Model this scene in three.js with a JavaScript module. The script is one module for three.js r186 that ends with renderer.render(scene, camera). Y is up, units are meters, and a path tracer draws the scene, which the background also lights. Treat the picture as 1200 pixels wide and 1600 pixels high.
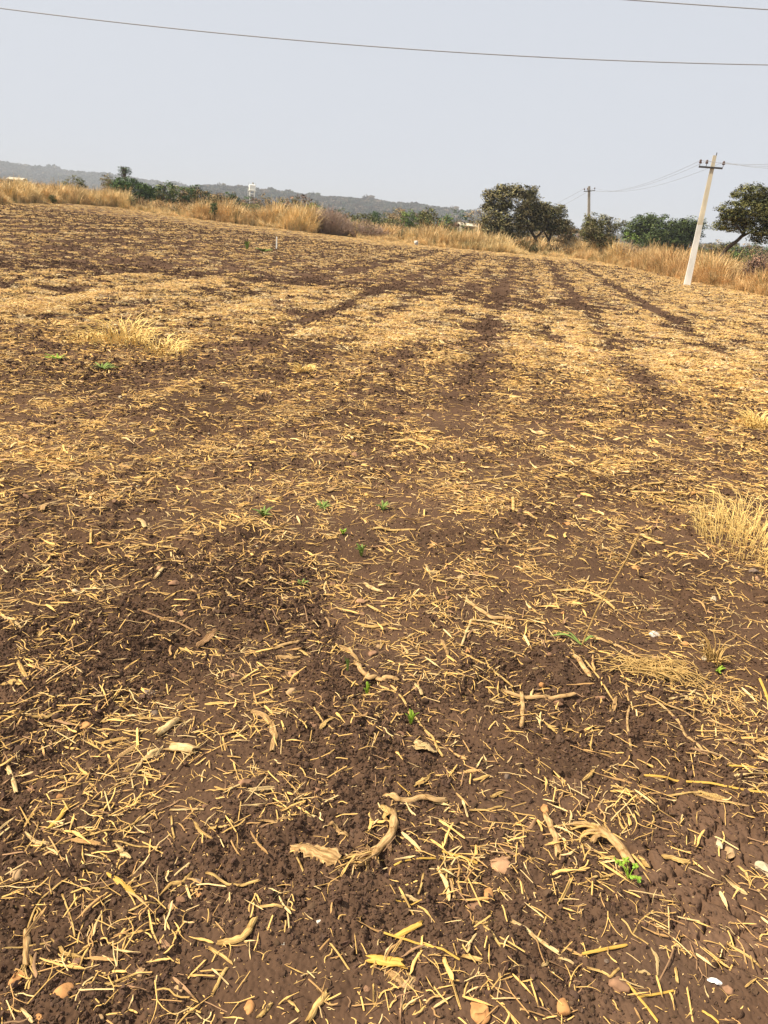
import * as THREE from 'three';
import { mergeGeometries } from 'three/addons/utils/BufferGeometryUtils.js';
import { RoundedBoxGeometry } from 'three/addons/geometries/RoundedBoxGeometry.js';

// ---------------------------------------------------------------- camera, sky, sun, exposure
const R = Math.PI / 180, EYE = 1.7;
const scene = new THREE.Scene();
const camera = new THREE.PerspectiveCamera(67, 0.75, 0.05, 9000);
const FOC = 800 / Math.tan(33.5 * R), ROLL = 5 * R, PITCH = Math.atan(456.4 * Math.cos(ROLL) / FOC);
camera.position.set(0, EYE, 0);
camera.rotation.order = 'YXZ';
camera.rotation.set(-PITCH, 0, ROLL);
camera.updateMatrixWorld();

const SUN_TO = new THREE.Vector3(-0.74, 0.92, 0.14).normalize();
{ // hazy bright sky: pale near the horizon, a little bluer above and away from the sun
  const w = 256, h = 128, data = new Float32Array(w * h * 4), v = new THREE.Vector3();
  for (let j = 0; j < h; j++) for (let i = 0; i < w; i++) {
    const el = ((j + 0.5) / h - 0.5) * Math.PI, az = ((i + 0.5) / w - 0.5) * 2 * Math.PI;
    v.set(Math.cos(el) * Math.cos(az), Math.sin(el), Math.cos(el) * Math.sin(az));
    const up = Math.max(0, Math.sin(el)), c = Math.max(0, v.dot(SUN_TO));
    const halo = 0.10 * c * c + 0.35 * Math.pow(c, 8), t = Math.pow(up, 1.3);
    const k = (j * w + i) * 4;
    data[k] = 0.470 - 0.11 * t + halo * 0.9; data[k + 1] = 0.492 - 0.10 * t + halo * 0.8; data[k + 2] = 0.535 - 0.08 * t + halo * 0.55; data[k + 3] = 1;
  }
  const tex = new THREE.DataTexture(data, w, h, THREE.RGBAFormat, THREE.FloatType);
  tex.mapping = THREE.EquirectangularReflectionMapping; tex.magFilter = THREE.LinearFilter; tex.minFilter = THREE.LinearFilter; tex.needsUpdate = true;
  scene.background = tex; scene.environment = tex;
}
const sun = new THREE.DirectionalLight(new THREE.Color(1, 0.885, 0.70), 4.6);
sun.position.copy(SUN_TO).multiplyScalar(150); sun.castShadow = true; sun.shadow.radius = 1.6;
sun.shadow.mapSize.set(4096, 4096);
Object.assign(sun.shadow.camera, { left: -60, right: 60, top: 90, bottom: -60, near: 1, far: 400 });
scene.add(sun, sun.target);
scene.fog = new THREE.FogExp2(new THREE.Color(0.82, 0.87, 0.95), 0.00030);
const renderer = new THREE.WebGLRenderer({ antialias: true });
renderer.setSize(768, 1024);
renderer.toneMapping = THREE.LinearToneMapping;
renderer.toneMappingExposure = 1.52;
renderer.shadowMap.enabled = true;

// ---------------------------------------------------------------- helpers
let seed = 12345;
const rnd = () => { seed = (seed + 0x6D2B79F5) | 0; let t = Math.imul(seed ^ (seed >>> 15), 1 | seed); t = (t + Math.imul(t ^ (t >>> 7), 61 | t)) ^ t; return ((t ^ (t >>> 14)) >>> 0) / 4294967296; };
const rr = (a, b) => a + (b - a) * rnd();
const pick = (a) => a[Math.floor(rnd() * a.length)];
const clamp = (x, a = 0, b = 1) => Math.min(b, Math.max(a, x));
const smooth = (a, b, x) => { const t = clamp((x - a) / (b - a)); return t * t * (3 - 2 * t); };
const V = (x, y, z) => new THREE.Vector3(x, y, z);
const hash = (x, y) => { let h = Math.imul(x | 0, 374761393) + Math.imul(y | 0, 668265263); h = Math.imul(h ^ (h >>> 13), 1274126177); return ((h ^ (h >>> 16)) >>> 0) / 4294967296; };
function vnoise(x, y) {
  const xi = Math.floor(x), yi = Math.floor(y), fx = x - xi, fy = y - yi, u = fx * fx * (3 - 2 * fx), v = fy * fy * (3 - 2 * fy);
  const a = hash(xi, yi), b = hash(xi + 1, yi), c = hash(xi, yi + 1), d = hash(xi + 1, yi + 1);
  return a + (b - a) * u + (c - a) * v + (a - b - c + d) * u * v;
}
const fbm = (x, y, o = 4) => { let s = 0, a = 0.5, n = 0; for (let i = 0; i < o; i++) { s += a * vnoise(x, y); n += a; x = x * 2.03 + 17.1; y = y * 2.03 - 9.7; a *= 0.5; } return s / n; };
function worley(x, y, per = 0) { // [F1, F2]
  const xi = Math.floor(x), yi = Math.floor(y); let f1 = 9, f2 = 9;
  for (let j = -1; j <= 1; j++) for (let i = -1; i <= 1; i++) {
    let cx = xi + i, cy = yi + j; const px = cx, py = cy;
    if (per) { cx = ((cx % per) + per) % per; cy = ((cy % per) + per) % per; }
    const dx = px + hash(cx, cy) - x, dy = py + hash(cx + 911, cy - 353) - y, d = dx * dx + dy * dy;
    if (d < f1) { f2 = f1; f1 = d; } else if (d < f2) f2 = d;
  }
  return [Math.sqrt(f1), Math.sqrt(f2)];
}
const used = {};
function numbered(n) { const k = used[n] = (used[n] ?? -1) + 1; return k ? n + '_' + String(k).padStart(3, '0') : n; }
function shade(o) { o.castShadow = true; o.receiveShadow = true; return o; }
function mesh(name, geo, mat, parent) { const m = shade(new THREE.Mesh(geo, mat)); m.name = parent ? name : numbered(name); (parent || scene).add(m); return m; }
function group(name, p) { const g = new THREE.Group(); g.name = numbered(name); g.position.copy(p); scene.add(g); return g; }
function tag(o, label, category, grp, kind) { o.userData.label = label; o.userData.category = category; if (grp) o.userData.group = grp; if (kind) o.userData.kind = kind; return o; }
const lin = (r, g, b) => new THREE.Color().setRGB(r, g, b);

// ---------------------------------------------------------------- terrain shape
function ray(px, py) { return V((px - 600) / FOC, -(py - 800) / FOC, -1).applyQuaternion(camera.quaternion).normalize(); }
const rise = (x, z) => 0.035 * Math.max(0, -x - 6) * smooth(15, 50, Math.hypot(x, z)) * (1 - 0.75 * smooth(60, 400, Math.hypot(x, z)));
function base(x, z) {
  const d = Math.hypot(x, z), s = x + 0.14 * z;
  return rise(x, z) + 0.05 * (fbm(x * 0.7 + 5, z * 0.7, 2) - 0.5) + 0.02 * Math.sin(s * 4.2 + 2 * vnoise(x * 0.4, z * 0.4)) * smooth(3, 8, d) * (1 - smooth(80, 130, d));
}
function gp(px, py, lift = 0) { // the point on the ground under a place in the photograph
  const d = ray(px, py); let lo = 0.3, hi = 0.3;
  for (; hi < 4000; hi *= 1.03) { if (EYE + d.y * hi < base(d.x * hi, d.z * hi)) break; lo = hi; }
  for (let i = 0; i < 24; i++) { const m = (lo + hi) / 2; if (EYE + d.y * m < base(d.x * m, d.z * m)) hi = m; else lo = m; }
  return V(d.x * hi, base(d.x * hi, d.z * hi) + lift, d.z * hi);
}
const mpp = (p) => (-(p.z) * Math.cos(PITCH) + (EYE - p.y) * Math.sin(PITCH)) / FOC; // metres per photograph pixel there
const horizonY = (px) => 343.6 + (px - 600) * Math.tan(ROLL);
function far(px, pyTop, dist) { // a place on the ground at that distance, and the height that reaches pyTop
  const h = ray(px, horizonY(px)), az = Math.atan2(h.x, -h.z), x = Math.sin(az) * dist, z = -Math.cos(az) * dist, y = base(x, z), t = ray(px, pyTop);
  return { p: V(x, y, z), h: EYE + dist * t.y / Math.hypot(t.x, t.z) - y, s: mpp(V(x, 0, z)) };
}
const EDGE = [[-90, 316], [0, 318], [100, 318], [180, 324], [260, 336], [350, 348], [430, 357], [500, 366], [600, 377], [700, 387], [820, 398], [900, 403], [1000, 421], [1073, 441], [1200, 463], [1320, 482]]
  .map(([a, b]) => { const p = gp(a, b); return [Math.atan2(p.x, -p.z), Math.hypot(p.x, p.z)]; });
function edgeDist(az) {
  if (az <= EDGE[0][0]) return EDGE[0][1];
  for (let i = 1; i < EDGE.length; i++) if (az <= EDGE[i][0]) { const t = (az - EDGE[i - 1][0]) / (EDGE[i][0] - EDGE[i - 1][0]); return EDGE[i - 1][1] + t * (EDGE[i][1] - EDGE[i - 1][1]); }
  return EDGE[EDGE.length - 1][1];
}
const CRUST = [[1075, 1245, 0.20], [1000, 1215, 0.14], [1060, 1370, 0.16], [1120, 1440, 0.17], [900, 1240, 0.13], [1150, 1330, 0.15]].map(([a, b, r]) => [gp(a, b), r]);
function crustAt(x, z) { let c = 0; for (const [p, r] of CRUST) c = Math.max(c, 1 - smooth(r * 0.55, r * 1.15, Math.hypot(x - p.x, z - p.z))); return c; }
const roughAt = (x, z) => smooth(0.38, 0.66, fbm(x * 1.9 + 31, z * 1.9 + 7, 3));
function fine(x, z, d) { // crumbs, clods and cracks in the soil
  if (d > 120) return 0;
  const crust = d < 4 ? crustAt(x, z) : 0, rough = roughAt(x, z) * (1 - crust);
  let h = (fbm(x * 5, z * 5, 3) - 0.5) * 0.065 * (0.35 + rough);
  if (d < 30) { const [f1] = worley(x * 17 + 2 * vnoise(x * 9, z * 9), z * 17); h += (0.75 - f1) * 0.030 * (0.15 + rough); }
  if (d < 9) { const [f1] = worley(x * 62, z * 62); h += (0.7 - f1) * 0.012 * (0.35 + 0.65 * rough) * (1 - 0.35 * crust); }
  if (crust > 0.02) { const wx = x + 0.035 * (fbm(x * 26, z * 26, 3) - 0.5), wz = z + 0.035 * (fbm(x * 22 + 40, z * 22, 2) - 0.5), [a, b] = worley(wx * 12.5, wz * 12.5); h -= (0.020 + 0.01 * vnoise(x * 40, z * 40)) * smooth(0.1, 0.6, crust) * (1 - smooth(0.02, 0.13, b - a)); }
  return h;
}
const surf = (x, z) => base(x, z) + fine(x, z, Math.hypot(x, z));

// ---------------------------------------------------------------- textures (colour, grain and fine relief only)
function dataTex(n, f, srgb = false) {
  const a = new Uint8Array(n * n * 4);
  for (let j = 0; j < n; j++) for (let i = 0; i < n; i++) { const c = f(i / n, j / n), k = (j * n + i) * 4; a[k] = c[0] * 255; a[k + 1] = c[1] * 255; a[k + 2] = c[2] * 255; a[k + 3] = 255; }
  const t = new THREE.DataTexture(a, n, n); t.wrapS = t.wrapT = THREE.RepeatWrapping; t.magFilter = THREE.LinearFilter; t.minFilter = THREE.LinearMipmapLinearFilter; t.generateMipmaps = true; t.colorSpace = srgb ? THREE.SRGBColorSpace : THREE.NoColorSpace; t.needsUpdate = true; return t;
}
function tnoise(x, y, per) { // tiling value noise
  const xi = Math.floor(x), yi = Math.floor(y), fx = x - xi, fy = y - yi, u = fx * fx * (3 - 2 * fx), v = fy * fy * (3 - 2 * fy), m = (q) => ((q % per) + per) % per;
  const a = hash(m(xi), m(yi)), b = hash(m(xi + 1), m(yi)), c = hash(m(xi), m(yi + 1)), d = hash(m(xi + 1), m(yi + 1));
  return a + (b - a) * u + (c - a) * v + (a - b - c + d) * u * v;
}
const tfbm = (u, v, p0, o) => { let s = 0, a = 0.5, n = 0, p = p0; for (let i = 0; i < o; i++) { s += a * tnoise(u * p, v * p, p); n += a; p *= 2; a *= 0.6; } return s / n; };
const soilMap = dataTex(1024, (u, v) => { const a = tfbm(u, v, 6, 7), g = hash(Math.floor(u * 1024), Math.floor(v * 1024)), k = 0.62 + 0.42 * a + (g > 0.985 ? 0.25 : 0) * a, w = tfbm(u + 0.37, v + 0.11, 4, 3) - 0.5; return [clamp(k + 0.05 * w), clamp(k), clamp(k - 0.05 * w)]; });
const soilBump = dataTex(1024, (u, v) => { const [f] = worley(u * 96, v * 96, 96), [g] = worley(u * 41 + 0.3, v * 41, 41); const h = clamp(0.55 * (1 - f) + 0.35 * (1 - g) + 0.25 * tfbm(u, v, 32, 5) - 0.1); return [h, h, h]; });
const fibreMap = dataTex(256, (u, v) => { const s = tnoise(u * 48, v * 4, 48) * 0.5 + tnoise(u * 96, v * 8, 96) * 0.3 + tfbm(u, v, 6, 3) * 0.5, k = clamp(0.34 + 0.62 * s); return [k, clamp(k * (0.95 + 0.05 * s)), clamp(k * (0.80 + 0.2 * s))]; });
const barkMap = dataTex(256, (u, v) => { const s = tnoise(u * 10, v * 2, 10) * 0.45 + tnoise(u * 24, v * 5, 24) * 0.35 + tfbm(u, v, 7, 4) * 0.4, k = clamp(0.05 + 0.95 * smooth(0.25, 0.95, s)); return [0.35 + 0.65 * k, 0.30 + 0.70 * k, 0.22 + 0.74 * k]; });
const fibreBump = dataTex(256, (u, v) => { const s = tnoise(u * 12, v * 2, 12) * 0.55 + tnoise(u * 36, v * 5, 36) * 0.45; return [s, s, s]; });
const mottle = dataTex(256, (u, v) => { const k = clamp(0.55 + 0.5 * tfbm(u, v, 5, 6)); return [k, k, k]; });

// ---------------------------------------------------------------- materials
const std = (o) => new THREE.MeshPhysicalMaterial({ roughness: 0.9, specularIntensity: 0.35, side: THREE.DoubleSide, ...o });
const M = {
  soil: std({ color: 0xffffff, vertexColors: true, map: soilMap, bumpMap: soilBump, bumpScale: 0.006, roughness: 1, specularIntensity: 0.06 }),
  clod: std({ color: lin(0.128, 0.078, 0.052), map: mottle, roughness: 1, specularIntensity: 0.06 }),
  litter: std({ color: lin(1.5, 1.48, 1.42), map: fibreMap, roughness: 0.75 }),
  yellow: std({ color: lin(0.80, 0.50, 0.11), map: fibreMap, bumpMap: fibreBump, bumpScale: 0.0006, roughness: 0.55 }),
  straw: std({ color: lin(0.74, 0.49, 0.19), map: barkMap, bumpMap: fibreBump, bumpScale: 0.0018, roughness: 0.65 }),
  pale: std({ color: lin(0.84, 0.61, 0.31), map: barkMap, bumpMap: fibreBump, bumpScale: 0.0018, roughness: 0.65 }),
  tan: std({ color: lin(0.62, 0.40, 0.19), map: barkMap, bumpMap: fibreBump, bumpScale: 0.0024, roughness: 0.8 }),
  brown: std({ color: lin(0.42, 0.25, 0.13), map: barkMap, bumpMap: fibreBump, bumpScale: 0.0024, roughness: 0.85 }),
  blade: std({ color: 0xffffff, roughness: 0.7 }),
  leaf: std({ color: 0xffffff, vertexColors: true, roughness: 0.8, specularIntensity: 0.2 }),
  green: std({ color: lin(0.24, 0.36, 0.035), roughness: 0.5 }),
  greenDull: std({ color: lin(0.19, 0.26, 0.06), roughness: 0.6 }),
  bark: std({ color: lin(0.10, 0.075, 0.055), map: mottle, roughness: 1 }),
  twig: std({ color: lin(0.34, 0.245, 0.19), roughness: 1 }),
  twigDark: std({ color: lin(0.22, 0.145, 0.12), roughness: 1 }),
  concrete: std({ color: lin(0.74, 0.66, 0.50), map: mottle, roughness: 0.9 }),
  concreteGrey: std({ color: lin(0.42, 0.38, 0.32), map: mottle, roughness: 0.95 }),
  limewash: std({ color: lin(0.92, 0.90, 0.84), map: mottle, roughness: 0.9 }),
  white: std({ color: lin(0.90, 0.89, 0.84), roughness: 0.7 }),
  iron: std({ color: lin(0.07, 0.065, 0.06), roughness: 0.6, metalness: 0.4 }),
  insulator: std({ color: lin(0.10, 0.06, 0.05), roughness: 0.3 }),
  wire: std({ color: lin(0.30, 0.30, 0.31), roughness: 0.6, metalness: 0.3 }),
  hill: std({ color: lin(0.12, 0.10, 0.065), roughness: 1 }),
  hillTree: std({ color: 0xffffff, roughness: 1 }),
};
const stoneMats = { orange: [0.62, 0.31, 0.12], tan: [0.54, 0.35, 0.18], brown: [0.36, 0.20, 0.115], pink: [0.52, 0.30, 0.165], grey: [0.25, 0.18, 0.135], pale: [0.68, 0.54, 0.35], white: [0.72, 0.67, 0.58] };
for (const k in stoneMats) stoneMats[k] = std({ color: lin(...stoneMats[k]), map: mottle, bumpMap: mottle, bumpScale: 0.002, roughness: 0.85 });

// ---------------------------------------------------------------- swept shapes
// a tube through points: radius(t), sides, ragged hollow ends, flattened section
function tube(pts, radius, sides = 7, { jag = 0, flat = 1, hollow = false, steps = 0, knobs = null, squirm = 0 } = {}) {
  const curve = pts.length > 2 ? new THREE.CatmullRomCurve3(pts, false, 'centripetal') : new THREE.LineCurve3(pts[0], pts[1]);
  const n = steps || Math.max(3, (pts.length - 1) * 4), pos = [], uv = [], idx = [], L = curve.getLength();
  const rings = []; const ring = (c, side, up, r, v, off) => { const at = pos.length / 3; for (let k = 0; k <= sides; k++) { const a = (k % sides) / sides * 2 * Math.PI, q = c.clone().addScaledVector(side, Math.cos(a) * r).addScaledVector(up, Math.sin(a) * r * flat); if (off) q.addScaledVector(off[0], off[1][k % sides]); pos.push(q.x, q.y, q.z); uv.push(k / sides, v); } rings.push(at); };
  for (let i = 0; i <= n; i++) {
    const t = i / n, c = curve.getPoint(t), T = curve.getTangent(t); let up = V(0, 1, 0); if (Math.abs(T.y) > 0.9) up = V(0.3, 0, 1);
    const side = V().crossVectors(T, up).normalize(); up = V().crossVectors(side, T).normalize();
    let r = radius(t); if (knobs) for (const q of knobs) r *= 1 + 0.18 * Math.exp(-Math.pow((t - q) * L / (radius(q) * 0.9), 2));
    r *= 1 + squirm * (rnd() - 0.5);
    let off = null; if (jag && (i === 0 || i === n)) { const sg = i ? 1 : -1; off = [T, Array.from({ length: sides }, () => sg * (rnd() - 0.35) * jag)]; }
    if (i === 0 && hollow) { ring(c.clone().addScaledVector(T, r * 0.8), side, up, r * 0.55, 0); ring(c, side, up, r * 0.7, 0, off); }
    ring(c, side, up, r, t * L * 12, off);
    if (i === n && hollow) { ring(c, side, up, r * 0.7, 0, off); ring(c.clone().addScaledVector(T, -r * 0.8), side, up, r * 0.55, 0); }
  }
  for (let i = 0; i + 1 < rings.length; i++) for (let k = 0; k < sides; k++) { const a = rings[i] + k, b = rings[i + 1] + k; idx.push(a, a + 1, b, a + 1, b + 1, b); }
  for (const e of [0, rings.length - 1]) { const at = rings[e], c = V(0, 0, 0); for (let k = 0; k < sides; k++) c.add(V(pos[(at + k) * 3], pos[(at + k) * 3 + 1], pos[(at + k) * 3 + 2])); c.divideScalar(sides); const m = pos.length / 3; pos.push(c.x, c.y, c.z); uv.push(0.5, 0); for (let k = 0; k < sides; k++) e ? idx.push(m, at + k, at + k + 1) : idx.push(m, at + k + 1, at + k); }
  const g = new THREE.BufferGeometry(); g.setAttribute('position', new THREE.Float32BufferAttribute(pos, 3)); g.setAttribute('uv', new THREE.Float32BufferAttribute(uv, 2)); g.setIndex(idx); g.computeVertexNormals(); return g;
}
// a dry leaf, sheath or flake: width profile, curled across, twisted along, with a thickness
function flake(pts, half, { curl = 0.8, twist = 0, thick = 0.0006, cols = 5, steps = 10, ragged = 0.25, point = 1, wave = 0.3, crease = 0.3 } = {}) {
  const curve = pts.length > 2 ? new THREE.CatmullRomCurve3(pts) : new THREE.LineCurve3(pts[0], pts[1]), L = curve.getLength(), pos = [], uv = [], idx = [], row = cols * 2;
  const ph = rr(0, 9);
  for (let i = 0; i <= steps; i++) {
    const t = i / steps, c = curve.getPoint(t), T = curve.getTangent(t); let up = V(0, 1, 0); if (Math.abs(T.y) > 0.9) up = V(0.3, 0, 1);
    let side = V().crossVectors(T, up).normalize(); up = V().crossVectors(side, T).normalize();
    const q = new THREE.Quaternion().setFromAxisAngle(T, twist * (t - 0.5) + wave * Math.sin(t * 5 + ph)); side.applyQuaternion(q); up.applyQuaternion(q);
    const w = half * Math.pow(Math.max(0.02, Math.sin(Math.PI * (0.06 + 0.88 * t))), 0.55 * point) * (1 + ragged * (rnd() - 0.5));
    for (let s = 0; s < 2; s++) for (let k = 0; k < cols; k++) {
      const m = s ? cols - 1 - k : k, a = (m / (cols - 1) - 0.5) * 2, rip = 1 + ragged * 0.4 * (hash(i * 7 + m, ph * 99) - 0.5);
      const ang = a * curl, x = curl > 0.05 ? Math.sin(ang) / curl : a, y = curl > 0.05 ? (Math.cos(ang) - 1) / curl : 0;
      const p = c.clone().addScaledVector(side, w * x * rip).addScaledVector(up, w * (y + crease * (hash(m, ph * 37) - 0.5)) + (s ? -thick : thick)); pos.push(p.x, p.y, p.z); uv.push(m / (cols - 1), t * L * 9);
    }
  }
  for (let i = 0; i < steps; i++) for (let k = 0; k < row; k++) { const a = i * row + k, b = i * row + (k + 1) % row; idx.push(a, b, a + row, b, b + row, a + row); }
  for (const e of [0, steps]) for (let k = 0; k < cols - 1; k++) { const a = e * row + k, b = a + 1, c = e * row + row - 1 - k, d = c - 1; idx.push(a, c, b, b, c, d); }
  const g = new THREE.BufferGeometry(); g.setAttribute('position', new THREE.Float32BufferAttribute(pos, 3)); g.setAttribute('uv', new THREE.Float32BufferAttribute(uv, 2)); g.setIndex(idx); g.computeVertexNormals(); return g;
}
function rock(rx, ry, rz, k = 0.5, detail = 3, facets = false) { // an angular or rounded stone, its foot at y = 0 sunk a little
  const g = new THREE.IcosahedronGeometry(1, detail), p = g.attributes.position, o = rr(0, 100), planes = Array.from({ length: 7 }, () => [V(rr(-1, 1), rr(-0.4, 1), rr(-1, 1)).normalize(), rr(0.5, 0.85)]), v = V();
  for (let i = 0; i < p.count; i++) {
    v.fromBufferAttribute(p, i); const n = v.clone();
    for (const [q, d] of planes) { const e = v.dot(q) - d; if (e > 0) v.addScaledVector(q, -e * k * 1.7); }
    v.multiplyScalar(1 + 0.22 * (fbm(n.x * 1.7 + o, n.y * 1.7 + n.z * 1.3 - o, 3) - 0.5) + 0.05 * (vnoise(n.x * 7 + o, n.z * 7 + n.y * 5) - 0.5));
    p.setXYZ(i, v.x * rx, v.y * ry, v.z * rz);
  }
  g.deleteAttribute('normal'); const uv = g.attributes.uv; for (let i = 0; i < uv.count; i++) uv.setXY(i, p.getX(i) * 14, (p.getZ(i) + p.getY(i)) * 14);
  g.computeVertexNormals(); if (!facets) { // smooth shared normals
    const acc = new Map(), nn = g.attributes.normal; const key = (i) => p.getX(i).toFixed(5) + p.getY(i).toFixed(5) + p.getZ(i).toFixed(5);
    for (let i = 0; i < p.count; i++) { const q = key(i), a = acc.get(q) || V(0, 0, 0); a.add(V(nn.getX(i), nn.getY(i), nn.getZ(i))); acc.set(q, a); }
    for (let i = 0; i < p.count; i++) { const a = acc.get(key(i)).clone().normalize(); nn.setXYZ(i, a.x, a.y, a.z); }
  }
  return g;
}
function instanced(name, geo, mat, list, parent = scene) { // list of [position, euler or quaternion, scale vector, colour]
  const m = shade(new THREE.InstancedMesh(geo, mat, list.length)), X = new THREE.Matrix4(), q = new THREE.Quaternion();
  list.forEach(([p, r, s, c], i) => { m.setMatrixAt(i, X.compose(p, r.isQuaternion ? r : q.setFromEuler(r), s)); if (c) m.setColorAt(i, c); });
  m.name = parent === scene ? numbered(name) : name; m.userData.kind = 'stuff'; parent.add(m); return m;
}

// ---------------------------------------------------------------- ground: one sheet out to the horizon
{
  const rad = [0, 0.3], ang = [];
  for (let r = 0.6; r < 95; r *= 1 + 0.0038) rad.push(r);
  for (let r = 98; r < 4300; r *= 1.05) rad.push(r);
  for (let a = -180; a < -40; a += 7) ang.push(a); for (let a = -40; a <= 42; a += 0.19) ang.push(a); for (let a = 47; a <= 180.01; a += 7) ang.push(a); ang.push(180);
  const nr = rad.length, na = ang.length, pos = new Float32Array(nr * na * 3), uv = new Float32Array(nr * na * 2), col = new Float32Array(nr * na * 3), idx = new Uint32Array((nr - 1) * (na - 1) * 6);
  let k = 0;
  for (let i = 0; i < nr; i++) for (let j = 0; j < na; j++, k++) {
    const a = ang[j] * R, x = rad[i] * Math.sin(a), z = -rad[i] * Math.cos(a), d = rad[i];
    pos[k * 3] = x; pos[k * 3 + 1] = base(x, z) + fine(x, z, d); pos[k * 3 + 2] = z; uv[k * 2] = x / 1.3; uv[k * 2 + 1] = z / 1.3;
    const out = smooth(-1.5, 2, d - edgeDist(a) + 2 * (fbm(x * 0.5, z * 0.5, 2) - 0.5)), cr = d < 4 ? crustAt(x, z) : 0, wet = fbm(x * 1.3 + 9, z * 1.3, 3), b = (0.114 + 0.075 * (wet - 0.5)) * (1 + 0.35 * cr);
    const scrub = smooth(90, 160, d) * (0.4 + 0.6 * fbm(x * 0.02, z * 0.02, 3));
    const c = [b * 1.08, b * 0.635, b * 0.40], e = [0.40 - 0.24 * scrub, 0.28 - 0.15 * scrub, 0.13 - 0.06 * scrub];
    for (let q = 0; q < 3; q++) col[k * 3 + q] = c[q] + (e[q] - c[q]) * out;
  }
  k = 0;
  for (let i = 0; i < nr - 1; i++) for (let j = 0; j < na - 1; j++) { const a = i * na + j, b = a + 1, c = a + na, d = c + 1; idx[k++] = a; idx[k++] = b; idx[k++] = c; idx[k++] = b; idx[k++] = d; idx[k++] = c; }
  const g = new THREE.BufferGeometry(); g.setAttribute('position', new THREE.BufferAttribute(pos, 3)); g.setAttribute('uv', new THREE.BufferAttribute(uv, 2)); g.setAttribute('color', new THREE.BufferAttribute(col, 3)); g.setIndex(new THREE.BufferAttribute(idx, 1)); g.computeVertexNormals();
  const m = mesh('ground', g, M.soil); m.userData.kind = 'structure'; m.userData.label = 'dark brown tilled field soil running out to dry scrub land';
}

// ---------------------------------------------------------------- hills
function ridge(name, label, pts, dist, depth, treeCol, count) {
  const X = pts.map((q) => { const f = far(q[0], q[1], dist); return [Math.atan2(f.p.x, -f.p.z), f.h + f.p.y]; });
  const n = 260, rows = [[-depth, 0.0], [-depth * 0.6, 0.32], [-depth * 0.3, 0.68], [0, 1], [depth * 0.4, 0.9], [depth, 0.3]], pos = [], idx = [], top = (a) => { for (let i = 1; i < X.length; i++) if (a <= X[i][0]) { const t = (a - X[i - 1][0]) / (X[i][0] - X[i - 1][0]); return X[i - 1][1] + (X[i][1] - X[i - 1][1]) * t; } return X[X.length - 1][1]; };
  const a0 = X[0][0], a1 = X[X.length - 1][0], hAt = (a, dd, f) => Math.max(-2, (top(a) + 3 * (fbm(a * 60, dd * 0.002, 3) - 0.5)) * f + (f > 0 ? 6 * (fbm(a * 40 + 3, dd * 0.01, 3) - 0.5) * (1 - f) : -2));
  for (const [dd, f] of rows) for (let i = 0; i <= n; i++) { const a = a0 + (a1 - a0) * i / n, r = dist + dd; pos.push(Math.sin(a) * r, hAt(a, dd, f), -Math.cos(a) * r); }
  for (let j = 0; j < rows.length - 1; j++) for (let i = 0; i < n; i++) { const a = j * (n + 1) + i; idx.push(a, a + 1, a + n + 1, a + 1, a + n + 2, a + n + 1); }
  const g = new THREE.BufferGeometry(); g.setAttribute('position', new THREE.Float32BufferAttribute(pos, 3)); g.setIndex(idx); g.computeVertexNormals();
  const m = mesh(name, g, M.hill); m.userData.kind = 'structure'; m.userData.label = label;
  const list = [], rowAt = (u) => { for (let j = 1; j < rows.length; j++) if (u <= rows[j][0]) { const t = (u - rows[j - 1][0]) / (rows[j][0] - rows[j - 1][0]); return rows[j - 1][1] + t * (rows[j][1] - rows[j - 1][1]); } return 0; };
  for (let i = 0; i < count; i++) { const a = rr(a0, a1), dd = rnd() < 0.35 ? rr(-25, 10) : rr(-depth * 0.95, 20), r = dist + dd, s = dist / 1500 * rr(2.6, 6.5) * (rnd() < 0.06 ? 1.6 : 1), k = rr(0.7, 1.25), c = pick(treeCol); list.push([V(Math.sin(a) * r, hAt(a, dd, rowAt(dd)) + s * 0.25, -Math.cos(a) * r), new THREE.Euler(0, rr(0, 6), 0), V(s * rr(1, 1.5), s * rr(0.7, 1.1), s), lin(c[0] * k, c[1] * k, c[2] * k)]); }
  return list;
}
const clumpGeo = (() => { const L = []; for (let i = 0; i < 90; i++) { const d = V(rr(-1, 1), rr(-0.5, 1), rr(-1, 1)).normalize().multiplyScalar(rr(0.55, 1.05)), q = new THREE.PlaneGeometry(rr(0.3, 0.6), rr(0.3, 0.6)); q.applyQuaternion(new THREE.Quaternion().setFromEuler(new THREE.Euler(rr(0, 6), rr(0, 6), rr(0, 6)))); q.translate(d.x, d.y, d.z); L.push(q); } L.push(new THREE.IcosahedronGeometry(0.62, 1).toNonIndexed()); return mergeGeometries(L.map((g) => g.index ? g.toNonIndexed() : g)); })();
const woods1 = ridge('far_hill', 'long blue-grey wooded ridge on the left horizon', [[-160, 246], [0, 262], [60, 268], [100, 273], [160, 278], [240, 289], [320, 302], [420, 315]], 2600, 700, [[0.07, 0.07, 0.045], [0.10, 0.08, 0.055]], 2600);
const woods2 = ridge('scrub_hill', 'grey-brown scrub-covered hill behind the water tank', [[200, 307], [260, 302], [320, 296], [360, 296], [400, 300], [440, 305], [470, 308], [510, 314], [540, 313], [570, 316], [600, 320], [640, 323], [680, 329], [740, 336], [800, 349], [880, 362], [1000, 379], [1100, 390], [1320, 411]], 1500, 420, [[0.075, 0.07, 0.045], [0.12, 0.09, 0.065], [0.10, 0.085, 0.055], [0.055, 0.065, 0.035]], 3400);
tag(instanced('far_wood', clumpGeo, M.hillTree, [...woods1, ...woods2]), 'far-off wood and scrub covering the hazy hills', 'wood', null, 'stuff');

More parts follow.
